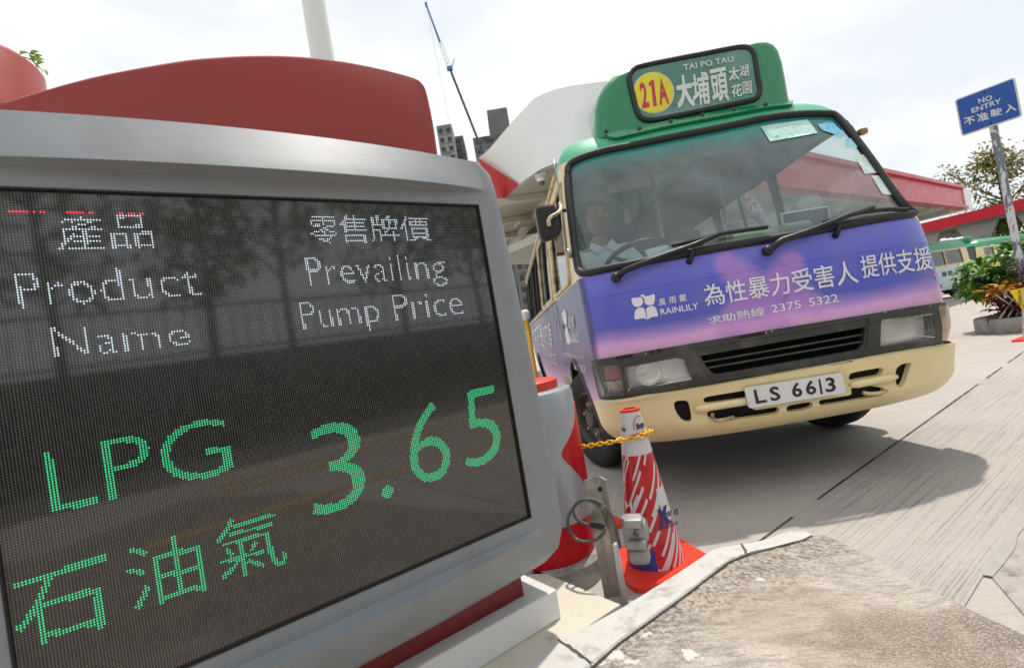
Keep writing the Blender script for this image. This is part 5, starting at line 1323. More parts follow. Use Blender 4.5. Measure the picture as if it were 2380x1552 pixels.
tag(chain, 'yellow plastic link chain strung from the bollard round the cone', 'chain')
# steel channel post with conduit, junction box and coil of cable
pp_ = Vector((.232, 1.985, 0)); pr = R(-22)
post = empty('channel_post', pp_, pr, 'short bare steel channel post with a grey junction box and coiled cable', 'post')
mb = MB(); H_ = .475
C1 = [(-.045, -.012), (-.012, .004), (.014, .004), (.042, -.020), (.046, -.016), (.016, .010), (-.014, .010), (-.047, -.007)]
mb.prism(C1, 1, lambda a, b, t: (a, b, H_ - (.008 if abs(a) > .04 else 0) if t == 0 else -.01)); pb = mb.build('channel', M_STEEL, post)
mb = MB(); mb.lathe([(.010, 0), (.007, -.002), (.001, -.001)], 12, (.008, .003, H_ - .05), 'Y', False); mb.build('bolt_hole', M_DARK, pb)
FPo = Frame(pp_.x, pp_.y, 0, pr)
lc = lambda p, y: FPo.on_y(p, y)
mb = MB(); mb.tube([lc((1429, 1262), -.05), lc((1440, 1330), -.05), lc((1455, 1412), -.05)], .0125, 10); mb.build('conduit', mat('grey conduit', (.50, .49, .46), .55, 0, .15, 12), post, True)
CB_ = [(1440, 1272), (1434, 1240), (1424, 1205), (1408, 1180), (1385, 1163), (1360, 1160), (1338, 1172), (1322, 1196), (1320, 1222), (1332, 1246), (1352, 1257), (1378, 1256), (1398, 1243), (1408, 1222), (1404, 1196), (1388, 1172), (1362, 1160), (1342, 1166), (1332, 1182), (1336, 1200), (1350, 1212), (1372, 1220), (1392, 1222), (1412, 1225)]
mb = MB(); mb.tube(smooth_path([lc(p, -.045 - .012 * math.sin(i * .55)) for i, p in enumerate(CB_)], 5), .0062, 8); mb.build('cable', mat('grey rubber cable', (.085, .09, .095), .6, 0, .3, 40, dirt=(.4, .4, .38), ds=26, dth=(.6, .66)), post, True)
mb = MB(); mb.tube([lc((1372, 1219), -.045), lc((1400, 1224), -.045)], [.011, .013], 8); mb.build('cable_gland', M_BLACK, post)
mb = MB(); b0 = lc((1470, 1238), -.02)
mb.box(b0 + Vector((.0, .02, .0)), (.075, .055, .12), bev=.008); mb.box(b0 + Vector((.012, -.012, .045)), (.07, .05, .035), bev=.008); mb.box(b0 + Vector((.012, -.012, -.035)), (.07, .05, .035), bev=.008); mb.lathe([(.05, -.02), (.052, .0), (.04, .02), (.001, .022)], 20, b0 + Vector((.03, .03, 0)), 'X')
jb = mb.build('junction_box', mat('cast grey metal', (.36, .36, .35), .55, .4, .2, 14, .2, 80, dirt=(.2, .19, .17), ds=18), post, 35)
mb = MB(); mb.lathe([(.012, -.004), (.012, .03), (.008, .032), (.007, .02), (.001, .02)], 14, b0 + Vector((.02, -.035, .012)), 'Y', False, Matrix.Scale(-1, 3, (0, 0, 1))); mb.box(b0 + Vector((.005, .03, -.10)), (.08, .06, .06), bev=.02); mb.build('box_spout', M_CONC, jb)
mb = MB(); mb.tube([lc((1433, 1140), -.012), lc((1420, 1170), -.05), lc((1410, 1188), -.05)], .0012, 4); mb.build('tie_wire', M_STEEL, post)
# planter ring, plants, sign pole
PC = (7.90, 7.55, 0)
pl = empty('planter', PC, 0, 'low round grey concrete planter ring at the right edge', 'planter')
MB().lathe([(.72, 0), (.735, .02), (.735, .20), (.72, .225), (.60, .225), (.59, .20), (.59, .12)], 48, cap=False).build('ring', M_CONC, pl, 40)
MB().lathe([(.595, .17), (.3, .19), (.001, .2)], 32, cap=False).build('soil', mat('soil', (.05, .036, .025), .95, 0, .4, 20, .8, 60), pl)
def leaf(mb, p, d, l, w, up=Vector((0, 0, 1)), droop=.25, fold=.18):
    d = d.normalized(); s = d.cross(up)
    s = s.normalized() if s.length > 1e-4 else Vector((1, 0, 0)); n = s.cross(d)
    a = p + d * l * .35 + n * l * .03; b = p + d * l * .7 - n * l * droop * .25; e = p + d * l - n * l * droop
    f = n * w * fold
    V = [p, a + s * w * .5 + f, b + s * w * .38 + f, e, b - s * w * .38 + f, a - s * w * .5 + f, a, b]
    mb.add(V, [(0, 6, 1), (6, 7, 2, 1), (7, 3, 2), (0, 5, 6), (6, 5, 4, 7), (7, 4, 3)])
def rdir(a0=0, a1=2 * PI, e0=-.2, e1=1.0):
    a = random.uniform(a0, a1); e = random.uniform(e0, e1); return Vector((math.cos(a) * math.cos(e), math.sin(a) * math.cos(e), math.sin(e)))
def leafmat(nm, a, b_, c_=None):
    m, t, b = nodes_mat(nm); g = N(t, 'ShaderNodeNewGeometry')
    col = mixc(t, rng(t, g.outputs['Random Per Island'], 0, 1), a, b_)
    if c_: col = mixc(t, rng(t, g.outputs['Random Per Island'], .72, .8), col, c_)
    L(t, col, b.inputs['Base Color']); b.inputs['Roughness'].default_value = .42
    tr_ = N(t, 'ShaderNodeBsdfTranslucent'); L(t, col, tr_.inputs[0]); ms = N(t, 'ShaderNodeMixShader', ins={0: .3}); o = t.nodes['Material Output']
    L(t, b.outputs[0], ms.inputs[1]); L(t, tr_.outputs[0], ms.inputs[2]); L(t, ms.outputs[0], o.inputs[0]); return m
M_LF = leafmat('shrub leaf', (.05, .16, .02), (.12, .30, .04), (.20, .38, .07))
M_LF2 = leafmat('croton leaf', (.50, .22, .012), (.55, .36, .03), (.25, .07, .02))
M_LF3 = leafmat('dark red leaf', (.10, .016, .018), (.16, .04, .03))
M_LF4 = leafmat('tree leaf', (.035, .09, .015), (.09, .17, .03), (.13, .19, .04))
M_LF5 = leafmat('olive leaf', (.12, .14, .03), (.22, .22, .05), (.26, .20, .05))
M_LFL = leafmat('lime leaf', (.16, .26, .03), (.30, .38, .05))
def plant(name, c, label, cat, clumps, ml, lsz, n, stem=M_BARK, group=None, droop=.3):
    o = empty(name, c, 0, label, cat, group); mb = MB(); ms = MB()
    for cx, cy, z, r_ in clumps:
        ms.tube(smooth_path([(cx * .25, cy * .25, -.02), (cx * .6, cy * .6, z * .5), (cx, cy, z)], 3), [.012] * 3 + [.008] * 3 + [.004], 5)
        for _ in range(n):
            d = rdir(e0=-.5); p = Vector((cx, cy, z)) + d * r_ * random.random() ** .5
            leaf(mb, p, (d + Vector((0, 0, random.uniform(-.5, .4)))), lsz * random.uniform(.6, 1.15), lsz * random.uniform(.45, .7), droop=droop)
    mb.build('leaves', ml, o); ms.build('stems', stem, o); return o
sz = .20
plant('green_shrub', (PC[0] - .0, PC[1] + .16, sz), 'bushy green heart-leaved shrub growing at the back of the round planter', 'shrub', [(-.69 * s_ + .72 * f_, .72 * s_ + .69 * f_, random.uniform(.34, min(1.0, .72 + .5 * (.62 - s_))), .20) for s_, f_ in [(random.uniform(-.6, .58), random.uniform(-.1, .3)) for _ in range(38)]], M_LF, .15, 34)
plant('croton', (PC[0] - .46, PC[1] + .0, sz), 'yellow and orange leaved croton at the front of the round planter', 'plant', [(random.uniform(-.12, .2), random.uniform(-.15, .15), random.uniform(.28, .5), .10) for _ in range(7)], M_LF2, .20, 9)
plant('red_croton', (PC[0] - .50, PC[1] - .04, sz), 'dark red leaved plant low in the planter under the yellow croton', 'plant', [(random.uniform(-.2, .25), random.uniform(-.15, .12), random.uniform(.08, .24), .10) for _ in range(9)], M_LF3, .15, 12)
fo = plant('flowering_plant', (PC[0] - .30, PC[1] - .16, sz), 'plant with small purple flowers beside the sign pole', 'plant', [(random.uniform(-.15, .2), random.uniform(-.1, .1), random.uniform(.4, .75), .10) for _ in range(7)], M_LF4, .06, 20)
mb = MB()
for _ in range(26):
    p = Vector((random.uniform(-.2, .25), random.uniform(-.15, .02), random.uniform(.58, .85)))
    for k in range(5): a = 2 * PI * k / 5; leaf(mb, p, Vector((math.cos(a), -.3, math.sin(a))), .032, .024)
mb.build('flowers', leafmat('purple petals', (.32, .06, .42), (.5, .16, .55)), fo)
lt = empty('trellis', (PC[0] - .50, PC[1] - .22, .20), 0, 'small white wooden lattice leaning in the front of the planter', 'trellis')
for a_ in (45, -45):
    for k in range(4):
        mb = MB(); mb.box((-.12 + .12 * k, .006 if a_ > 0 else 0, .22), (.018, .008, .5), rot=Matrix.Rotation(R(a_), 3, 'Y')); mb.build('lath', mat('weathered white wood', (.42, .40, .38), .8), lt)
# blue sign
sg = empty('no_entry_sign', (7.64, 7.42, .15), 0, 'blue no entry sign on a peeling grey and white pole', 'road sign')
m, t, b = nodes_mat('peeling pole paint'); tcn = N(t, 'ShaderNodeTexCoord'); P = tcn.outputs['Object']
nn = nois(t, mapped(t, P, 0, (1, 1, .42)), 9, 5, .6, .3); mk = rng(t, nn, .50, .52)
L(t, mixc(t, mk, (.16, .19, .22), (.62, .62, .62)), b.inputs['Base Color']); b.inputs['Roughness'].default_value = .6
bp = N(t, 'ShaderNodeBump', ins={'Strength': .6, 'Distance': .004}); L(t, mk, bp.inputs['Height']); L(t, bp.outputs[0], b.inputs['Normal'])
mb = MB(); mb.lathe([(.048, 0), (.048, 3.25), (.001, 3.26)], 20); mb.build('pole', m, sg, 40)
SF = Frame(7.585, 7.4, 0, -.933)
on_sign = lambda off: (lambda p: SF.on_y(tuple(p), off))
c5 = lambda x, y: ((3600 + x / 3.4485) / 1.7213, (250 + y / 3.4485) / 1.7213)
def sloc(v):  # sign-frame coordinates -> the sign thing's own axes
    return SF.world(v) - sg.location
mb = MB(); rp = round_poly([(-.335, -.29), (.335, -.29), (.335, .29), (-.335, .29)], .04, 5)
mb.prism(rp, 1, lambda a, b, t: sloc(Vector((a, -.012 if t == 0 else .018, 3.362 + b)))); plt_ = mb.build('sign_plate', mat('sign white edge', (.62, .63, .64), .4), sg, 30)
rp = round_poly([(-.315, -.27), (.315, -.27), (.315, .27), (-.315, .27)], .028, 5)
mb = MB(); mb.add([sloc(Vector((a, -.0145, 3.362 + b))) for a, b in rp], [tuple(range(len(rp)))]); mb.build('blue_face', mat('sign blue', srgb(8, 76, 160), .35, 0, .06, 4), plt_)
mb = Sep('sign_lettering', mat('sign lettering', (.66, .67, .69), .45), plt_); fs = lambda p: sloc(SF.on_y(tuple(p), -.0175))
letters(mb, 'NO', [c5(1070, 508), c5(1262, 448), c5(1272, 520), c5(1084, 572)], fs, .02); letters(mb, 'ENTRY', [c5(977, 640), c5(1388, 494), c5(1394, 566), c5(992, 704)], fs, .02)
letters(mb, '不', [c5(876, 775), c5(1022, 742), c5(1036, 838), c5(890, 872)], fs, .03); letters(mb, '准', [c5(1060, 715), c5(1205, 688), c5(1222, 788), c5(1078, 825)], fs, .03); letters(mb, '駛', [c5(1240, 660), c5(1390, 622), c5(1410, 722), c5(1252, 758)], fs, .02); letters(mb, '入', [c5(1450, 595), c5(1580, 565), c5(1602, 660), c5(1456, 700)], fs, .03)
mb = Sep('bolt', M_BLACK, plt_)
for q in ((1155, 412), (1246, 840)): mb.lathe([(.014, 0), (.012, -.006), (.001, -.008)], 12, fs(c5(*q)), 'Y', False)
# cone with a yellow pennant board at the right edge
pc = cone((6.66, 6.45, 0), R(30), 'traffic cone carrying a yellow pennant board at the right edge of the view', 'striped traffic cones', sleeve_paint('blue and red cone sleeve', srgb(180, 22, 40), srgb(40, 50, 120), 1.7))
FY = Frame(6.66, 6.45, 0, -.6)
cA = lambda x, y: ((3750 + x / 3.8812) / 1.7213, (1000 + y / 3.8812) / 1.7213)
iv8 = lambda v: Matrix.Rotation(-R(30), 3, 'Z') @ v
lf = lambda p, o: iv8(Matrix.Rotation(-.6, 3, 'Z') @ FY.on_y(tuple(p), o))
mb = MB(); P = round_poly([cA(1112, 630), cA(1298, 592), cA(1560, 560), cA(1339, 968)], 3, 3); A = [lf(p, -.02) for p in P]; B_ = [lf(p, -.012) for p in P]; n = len(P)
mb.add(A + B_, [tuple(range(n)), tuple(range(2 * n - 1, n - 1, -1))] + [(i, (i + 1) % n, n + (i + 1) % n, n + i) for i in range(n)]); pn = mb.build('pennant', mat('pennant yellow', srgb(236, 204, 30), .4, 0, .08, 6), pc)
mb = MB(); letters(mb, 'PREMIUM', [cA(1248, 860), cA(1248, 624), cA(1285, 622), cA(1318, 852)], lambda p: lf(p, -.0235), .02); mb.build('pennant_lettering', mat('gold print', srgb(150, 96, 20), .4), pn)

# ================================================================== LEFT SIDE: pylon, pole, twig
py = empty('pylon_sign', (-3.75, 4.0, 0), 0, 'tall red rounded pylon with a white back edge, rising behind the price screen', 'pylon')
rx = on_y((54, 170), 4.0).x + 3.75; Rr = .55; zt_p = on_y((0, 96), 3.5).z; zl = on_y((45, 121), 4.0).z
mb = MB(); nn_ = 48; V = []
for k in range(nn_):
    a = 2 * PI * k / nn_; ca, sa = math.cos(a), math.sin(a); x_, y_ = rx - Rr + Rr * ca, Rr * sa; zz_ = zl + (1 - ca) * .06 + max(0, -sa) * .02
    V += [(x_, y_, 0), (x_, y_, zz_ - .05), (x_ - .02 * ca, y_ - .02 * sa, zz_ - .012), (x_ - .06 * ca, y_ - .06 * sa, zz_)]
F = [(4 * k + j, 4 * ((k + 1) % nn_) + j, 4 * ((k + 1) % nn_) + j + 1, 4 * k + j + 1) for k in range(nn_) for j in range(3)] + [tuple(4 * k + 3 for k in range(nn_))]
mb.add(V, F); mb.build('red_shell', M_REDP, py, 40); lx = [(rx, 0)] * 3
pa, pb2 = on_y((47, 140), 4.6), on_y((112, 268), 4.6); ax_, bx_ = pa.x + 3.75, pb2.x + 3.75
mb = MB(); mb.prism([(ax_ - .3, 0), (ax_ - .3, pa.z), (ax_, pa.z), (bx_, pb2.z), (bx_, 0)], .3, lambda a, b, t: (a, .6 + t, b)); mb.build('white_shell', M_WHITEPAINT, py)
po = empty('tall_pole', (-1.72, 6.0, 0), 0, 'tall thick white pole rising out of frame behind the red crown', 'pole')
MB().lathe([(.22, 0), (.22, .03), (.14, .04), (.136, 12), (.001, 12.05)], 32).build('shaft', mat('pole white paint', (.70, .70, .69), .4, 0, .05, 2), po, 40)
def tree(loc, h, r_, label, group, ml, nl=1500, ls=.22, trunk=.14, base=.35, dens=1.0, seed=0, flat=.75, nb=16):
    random.seed(seed); o = empty('tree', loc, random.random() * 6, label, 'tree', group)
    mt = MB(); mt.tube(smooth_path([(0, 0, -.1), (.05, .02, h * .3), (-.06, .08, h * .6), (.05, 0, h * .92)], 4), [trunk * (1 - .07 * i) for i in range(13)], 8)
    tips = []
    for k in range(nb):
        z0 = h * (base + (.9 - base) * (k + .5) / nb); a = k * 2.4 + random.uniform(-.5, .5); f = math.sin(PI * min(1, .22 + .75 * (k + .5) / nb)); L_ = r_ * (.45 + .6 * random.random()) * f
        p = [Vector((0, 0, z0))]; d = Vector((math.cos(a), math.sin(a), random.uniform(.25, .7)))
        for s_ in range(4): p.append(p[-1] + d * L_ / 4 + Vector((random.uniform(-.1, .1), random.uniform(-.1, .1), random.uniform(-.05, .12))) * L_)
        mt.tube(p, [trunk * .42, trunk * .3, trunk * .2, trunk * .12, trunk * .05], 5); tips += p[2:]
        for _ in range(2):
            q = p[2] + rdir() * L_ * .5; mt.tube([p[2], q], [trunk * .16, trunk * .04], 4); tips.append(q)
    tips.append(Vector((.05, 0, h * .95)))
    mt.build('trunk', M_BARK, o, True); mb = MB(); per = max(4, int(nl / len(tips)))
    V = []; F = []
    for c in tips:
        rr_ = r_ * random.uniform(.16, .34); sq = random.uniform(.5, flat)
        for _ in range(int(per * random.uniform(.5, 1.4) * dens)):
            d = rdir(e0=-1.3, e1=1.4); p = c + Vector((d.x, d.y, d.z * sq)) * rr_ * random.random() ** .4
            l = ls * random.uniform(.5, 1.2); e = (d + rdir(e0=-.9, e1=.7) * .8).normalized(); s_ = e.cross(Vector((random.uniform(-.4, .4), random.uniform(-.4, .4), 1))).normalized()
            b_ = len(V); V += [p, p + e * l * .5 + s_ * l * .28, p + e * l - Vector((0, 0, l * .2)), p + e * l * .5 - s_ * l * .28]; F.append((b_, b_ + 1, b_ + 2, b_ + 3))
    mesh_obj('crown', V, F, ml, o); return o
tw = on_y((60, 138), 6.0)
random.seed(3); o = empty('tree', (tw.x - 1.9, 6.0, 0), 0, 'tree behind the red pylon, only one twig of bright leaves showing', 'tree')
mb = MB(); tz = tw.z; mb.tube(smooth_path([(0, 0, 0), (.1, .1, tz * .4), (.2, .2, tz * .8), (.6, .1, tz * 1.0)], 4), [.09] * 5 + [.06] * 4 + [.04] * 4, 7); mb.tube(smooth_path([(.6, .1, tz), (1.3, .0, tz + .1), (1.9, 0, tz + .02), (2.02, 0, tz - .12)], 4), [.03] * 4 + [.015] * 4 + [.006] * 5, 5); mb.build('trunk', M_BARK, o, True)
mb = MB()
for _ in range(15):
    p = Vector((1.8 + random.random() * .26, random.uniform(-.06, .06), tz + random.uniform(-.13, .05))); leaf(mb, p, Vector((random.uniform(.2, 1), random.uniform(-.6, .2), random.uniform(-.9, .2))), .14, .06)
for _ in range(160):
    p = Vector((random.uniform(-.6, 1.2), random.uniform(-.4, .6), tz + random.uniform(-.8, .1))); leaf(mb, p, rdir(), .14, .06)
mb.build('crown', M_LFL, o)

# ================================================================== CANOPIES
ZS = 4.45
cv = empty('station_canopy', (1.2, 14, 0), 0, 'cream canopy with curved white fascia and red pointed tip, behind the bus on the left', 'canopy')
def cl_(v): return (v[0] - 1.2, v[1] - 14, v[2])
fb = [on_z(p, ZS) for p in ((1205, 430), (1235, 408), (1262, 391), (1300, 378))]
fb = smooth_path(fb + [Vector((2.1, 9.45, ZS)), Vector((3.0, 9.4, ZS)), Vector((4.4, 9.7, ZS))], 5)
tip_t = on_y((1108, 368), 10.62)
topz = interp([0, .06, .14, .24, .36, .5, .7, 1.0], [tip_t.z, 5.27, 5.5, 5.7, 5.84, 5.87, 5.75, 5.6])
ft = []
for i, v in enumerate(fb):
    f = i / (len(fb) - 1); k = max(0, 1 - f / .36) ** 1.7; ft.append(Vector((v.x + (tip_t.x - fb[0].x) * k, v.y - .0 * f, topz(f))))
mb = MB(); n = len(fb)
B2 = [v + Vector((0, .18, 0)) for v in fb]; T2 = [v + Vector((0, .18, 0)) for v in ft]
mb.add([cl_(v) for v in fb + ft + T2 + B2], [(i, i + 1, n + i + 1, n + i) for i in range(n - 1)] + [(n + i, n + i + 1, 2 * n + i + 1, 2 * n + i) for i in range(n - 1)] + [(2 * n + i, 2 * n + i + 1, 3 * n + i + 1, 3 * n + i) for i in range(n - 1)])
mb.build('white_fascia', mat('white cladding', (.80, .81, .82), .35, 0, .05, 1.2), cv, 30)
sd = [fb[0], Vector((.28, 11.65, ZS)), Vector((-.6, 13.8, ZS)), Vector((-2.4, 18.3, ZS))]
mb = MB(); st_ = [tip_t] + [Vector((v.x - .45, v.y, 5.25 + .1 * i)) for i, v in enumerate(sd[1:])]
mb.add([cl_(v) for v in sd + st_], [(i, i + 1, 5 + i, 4 + i) for i in range(3)]); mb.add([cl_(v) for v in (fb[0] + Vector((0, -.06, -.01)), sd[1], tip_t + Vector((0, -.06, 0)))], [(0, 1, 2)]); mb.build('red_fascia', M_RED, cv)
mb = MB(); sp_ = [(v.x, v.y + .19) for v in fb] + [(4.4, 19.3), (1.36, 19.3), (-2.4, 18.4)] + [(-.6, 13.8), (.28, 11.65)]
mb.prism([(a - 1.2, b - 14) for a, b in sp_], 1, lambda a, b, t: (a, b, ZS + .012 if t == 0 else ZS + .5)); mb.build('soffit', M_BEIGE, cv)
for y_ in (11.6, 13.4, 15.2, 17.0):
    mb = MB(); mb.box((.9 - .2, y_ - 14 + .0, ZS - .13), (5.6 - (y_ - 11) * .1, .16, .04), R(4)); mb.box((.7, y_ - 14, ZS - .06), (5.6 - (y_ - 11) * .1, .06, .13), R(4)); mb.build('cross_beam', mat('cream steel', (.58, .55, .47), .5, 0, .08, 3), cv)
for x_ in (.2, 2.2):
    mb = MB(); mb.box((x_ - .6, .6, ZS - .2), (.18, 8.6, .05), R(12)); mb.box((x_ - .6, .6, ZS - .1), (.06, 8.6, .2), R(12)); mb.build('main_beam', MT['cream steel'], cv)
mb = MB(); mb.tube([cl_((4.4, 19.36, ZS - .02)), cl_((1.36, 19.36, ZS - .02)), cl_((-2.4, 18.46, ZS - .02))], .09, 6); mb.build('red_edge', M_RED, cv)
for x_, y_ in ((-1.4, 2.5), (2.6, 3.0)):
    mb = MB(); mb.lathe([(.22, -0), (.22, ZS)], 24, (x_, y_, 0)); mb.build('column', M_WHITEPAINT, cv, 40)
for x_, y_ in ((.25, -.8), (.1, 2.4), (1.4, 1.2)):
    mb = MB(); mb.box((x_ - .6, y_, ZS - .25), (.5, .5, .06), R(20)); mb.build('lamp_panel', M_BEIGE, cv)
cc = on_z((1257, 398), ZS - .02); cam_ = empty('cctv_camera', (cc.x, cc.y + .25, ZS), 0, 'white dome security camera under the canopy edge', 'camera')
mb = MB(); mb.box((0, 0, -.03), (.22, .22, .07)); mb.lathe([(.075, -.06), (.09, -.09), (.09, -.15), (.085, -.16)], 24, cap=False); mb.build('housing', M_WHITEPAINT, cam_, 35)
MB().lathe([(.07, -.155), (.066, -.19), (.045, -.22), (.001, -.235)], 24, cap=False).build('dome', mat('smoked dome', (.12, .12, .12), .1), cam_, True)
# roundel at the right end of the white fascia
rc = on_y((1372, 283), 9.35); em = MB(); em.lathe([(.46, 0), (.46, -.03), (.001, -.03)], 32, cl_((rc.x + .48, 9.36, rc.z)), 'Y'); e_ = em.build('roundel', mat('roundel white', (.6, .6, .62), .4), cv, 40)
mb = MB(); mb.lathe([(.40, -.031), (.40, -.04), (.33, -.04), (.33, -.031)], 32, cl_((rc.x + .48, 9.36, rc.z)), 'Y', False); mb.build('roundel_ring', M_RED, e_)
# the two red canopies on the right
Dv = Vector((.805, .593, 0)); Nv = Vector((-.593, .805, 0))
E0 = on_y((2238, 460), 20.0); c1 = empty('red_canopy', (E0.x, E0.y, 0), math.atan2(Dv.y, Dv.x), 'long canopy with glossy red fascia ending in a white panel, right behind the bus', 'canopy')
zt1, zb1 = on_y((2236, 435), 20).z, on_y((2247, 484), 20.1).z; ln = 19
mb = MB(); mb.box((-ln / 2, .1, (zt1 + zb1) / 2 - .02), (ln, .2, zt1 - zb1 - .12)); mb.build('red_fascia', M_RED, c1)
mb = MB(); mb.box((-ln / 2, .06, zt1 - .03), (ln, .34, .12)); mb.box((-ln / 2, .06, zb1 + .02), (ln, .34, .09)); mb.build('fascia_trim', M_RED, c1)
mb = MB(); mb.prism([(0.01, zb1 - .05), (1.15, zb1 + .0), (1.0, zt1 - .1), (.12, zt1 + .05), (0.01, zt1 + .05)], 6.5, lambda a, b, t: (a, t - .04, b)); mb.build('white_end', M_WHITEPAINT, c1)
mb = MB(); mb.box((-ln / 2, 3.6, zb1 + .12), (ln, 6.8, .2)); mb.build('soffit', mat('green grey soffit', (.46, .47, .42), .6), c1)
for k in range(7):
    mb = MB(); mb.box((-.9 - k * 2.6, 3.6, zb1 - .06), (.14, 6.6, .16)); mb.build('roof_beam', mat('soffit beam', (.5, .5, .46), .5), c1)
for k in range(3):
    mb = MB(); mb.lathe([(.2, 0), (.2, zb1)], 20, (-2.5 - k * 6.2, 4.2, 0)); mb.build('column', M_WHITEPAINT, c1, 40)
q0, q1 = on_y((2152, 541), 30), on_y((2400, 485), 26.2); zb2 = 3.62; zt2 = 4.22
c2 = empty('red_canopy', ((q0.x + q1.x) / 2, (q0.y + q1.y) / 2, 0), 0, 'farther red edged canopy with a dark underside over the parked minibuses', 'canopy')
o2 = Vector((c2.location.x, c2.location.y, 0)); qd = (q1 - q0); qd.z = 0; ang = math.atan2(qd.y, qd.x); c2.rotation_euler = (0, 0, ang); hl = qd.length / 2 + 2.5
mb = MB(); mb.box((.6, .12, (zb2 + zt2) / 2), (hl * 2, .24, zt2 - zb2)); mb.build('red_fascia', M_RED, c2)
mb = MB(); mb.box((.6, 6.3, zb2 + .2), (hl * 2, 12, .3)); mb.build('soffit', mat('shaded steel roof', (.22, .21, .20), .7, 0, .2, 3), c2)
for k in range(8):
    mb = MB(); mb.box((.6, .9 + 1.5 * k, zb2 - .02), (hl * 2 - .3, .14, .2)); mb.build('purlin', mat('grey steel', (.26, .25, .24), .6), c2)
for k in range(4):
    mb = MB(); a = -2.9 + k * 2.6
    mb.add([(a - .9, 1.2, zb2 - .1), (a + .9, 1.2, zb2 - .1), (a + .25, 1.2, 1.9), (a - .25, 1.2, 1.9), (a + .25, 1.2, 0), (a - .25, 1.2, 0)] + [(a - .9, 1.7, zb2 - .1), (a + .9, 1.7, zb2 - .1), (a + .25, 1.7, 1.9), (a - .25, 1.7, 1.9), (a + .25, 1.7, 0), (a - .25, 1.7, 0)], [(0, 1, 2, 3), (3, 2, 4, 5), (6, 9, 8, 7), (9, 11, 10, 8), (0, 3, 9, 6), (1, 7, 8, 2), (3, 5, 11, 9), (2, 8, 10, 4)])
    mb.build('flared_column', mat('pale column', (.42, .41, .40), .7), c2)

# ================================================================== FAR: towers, crane
M_TOW = mat('weathered tower concrete', (.30, .30, .30), .9, 0, .25, .12, dirt=(.14, .14, .14), ds=.09, dth=(.5, .6)); M_TOW2 = mat('scorched tower concrete', (.17, .168, .165), .9, 0, .4, .12, dirt=(.05, .05, .05), ds=.12, dth=(.48, .6)); M_WIN = mat('tower window', (.02, .022, .025), .3); M_LEDGE = mat('tower ledge', (.22, .22, .215), .9)
def tower(p, Y, wpx, depth, m, label, floors, cols, top_px=None, rz=0, ext=None):
    a = on_y(p, Y); w_ = wpx / FP * Y; o = empty('tower_block', (a.x + w_ / 2, Y + depth / 2, 0), rz, label, 'tower')
    H_ = a.z; mb = MB(); mb.box((0, 0, H_ / 2), (w_, depth, H_)); 
    if ext: 
        for e in ext: mb.box((e[0] * w_, 0, H_ + e[2] / 2), (e[1] * w_, depth * .7, e[2]))
    wl = mb.build('wall', m, o)
    for i in range(floors):
        z = H_ - 1.9 - 2.8 * i
        mb = MB(); mb.box((0, -depth / 2 - .12, z - 1.05), (w_ * .99, .25, .25)); mb.build('ledge', M_LEDGE, o)
        for k in range(cols):
            x = (-.5 + (k + .5) / cols) * w_
            mb = MB(); mb.box((x, -depth / 2 - .02, z), (w_ / cols * .52, .3, 1.5)); mb.build('window', M_WIN, o)
            mb = MB(); mb.box((x, -depth / 2 - .2, z - .72), (w_ / cols * .6, .5, .12)); mb.build('sill', M_LEDGE, o)
    return o
tower((1013, 294), 150, 36, 14, M_TOW, 'grey tower block with pale window bays just right of the red crown', 8, 2)
tower((1046, 320), 158, 30, 14, M_TOW2, 'darker stepped tower block beside the grey tower', 6, 1)
tower((1098, 322), 150, 105, 18, M_TOW2, 'blackened tower block behind the crane boom and the white canopy', 6, 4, ext=[(.15, .46, 9)])
tower((1165, 420), 120, 34, 14, M_TOW2, 'dark tower block seen under the canopy beside the bus', 22, 2)
tower((1205, 440), 128, 26, 14, M_TOW, 'grey tower block under the canopy, right of the dark one', 22, 2)
Yc = 105.0; T_ = on_y((990, 12), Yc); Jn = on_y((1045, 160), Yc); Bs = on_y((1120, 350), Yc); gd = (Bs - Jn).normalized(); Gr = Jn + gd * ((Jn.z - 2) / -gd.z)
crn = empty('mobile_crane', (Gr.x, Yc, 0), 0, 'tall blue telescopic mobile crane with a lattice jib against the white sky', 'crane')
cr_ = lambda v: v - Vector((Gr.x, Yc, 0))
segs = [(0, .35, .48), (.35, .7, .40), (.7, 1, .33)]
M_CB = mat('crane blue', srgb(44, 58, 76), .5, 0, .1, .5)
mb = MB()
for a, b, r_ in segs: mb.tube([cr_(Gr.lerp(Jn, a)), cr_(Gr.lerp(Jn, b))], r_ * .75, 8); mb.box(cr_(Gr.lerp(Jn, b)), (1.3 * r_, 1.3 * r_, .6))
mb.build('boom', M_CB, crn, 30)
mid = Jn.lerp(T_, .42)
mb = MB()
for dx, dz in ((-.45, 0), (.45, 0), (0, .5)): mb.tube([cr_(Jn + Vector((dx, dz, 0))), cr_(mid + Vector((dx * .6, dz * .6, 0)))], .05, 4)
for i in range(12):
    p, q = Jn.lerp(mid, i / 12), Jn.lerp(mid, (i + 1) / 12); s_ = 1 if i % 2 else -1; mb.tube([cr_(p + Vector((.45 * s_, 0, 0))), cr_(q - Vector((.4 * s_, 0, 0)))], .04, 4)
mb.build('lattice_jib', mat('pale lattice steel', (.5, .5, .5), .5), crn)
mb = MB(); mb.tube([cr_(mid), cr_(T_)], [.24, .16], 8); mb.box(cr_(T_), (.5, .5, .9)); mb.box(cr_(Jn), (1.2, .8, .7)); mb.tube([cr_(Jn + Vector((.6, 0, .4))), cr_(Jn.lerp(mid, .3) + Vector((1.6, 0, 0)))], .1, 5); mb.build('jib_tip', mat('crane bright blue', srgb(60, 110, 160), .5), crn)
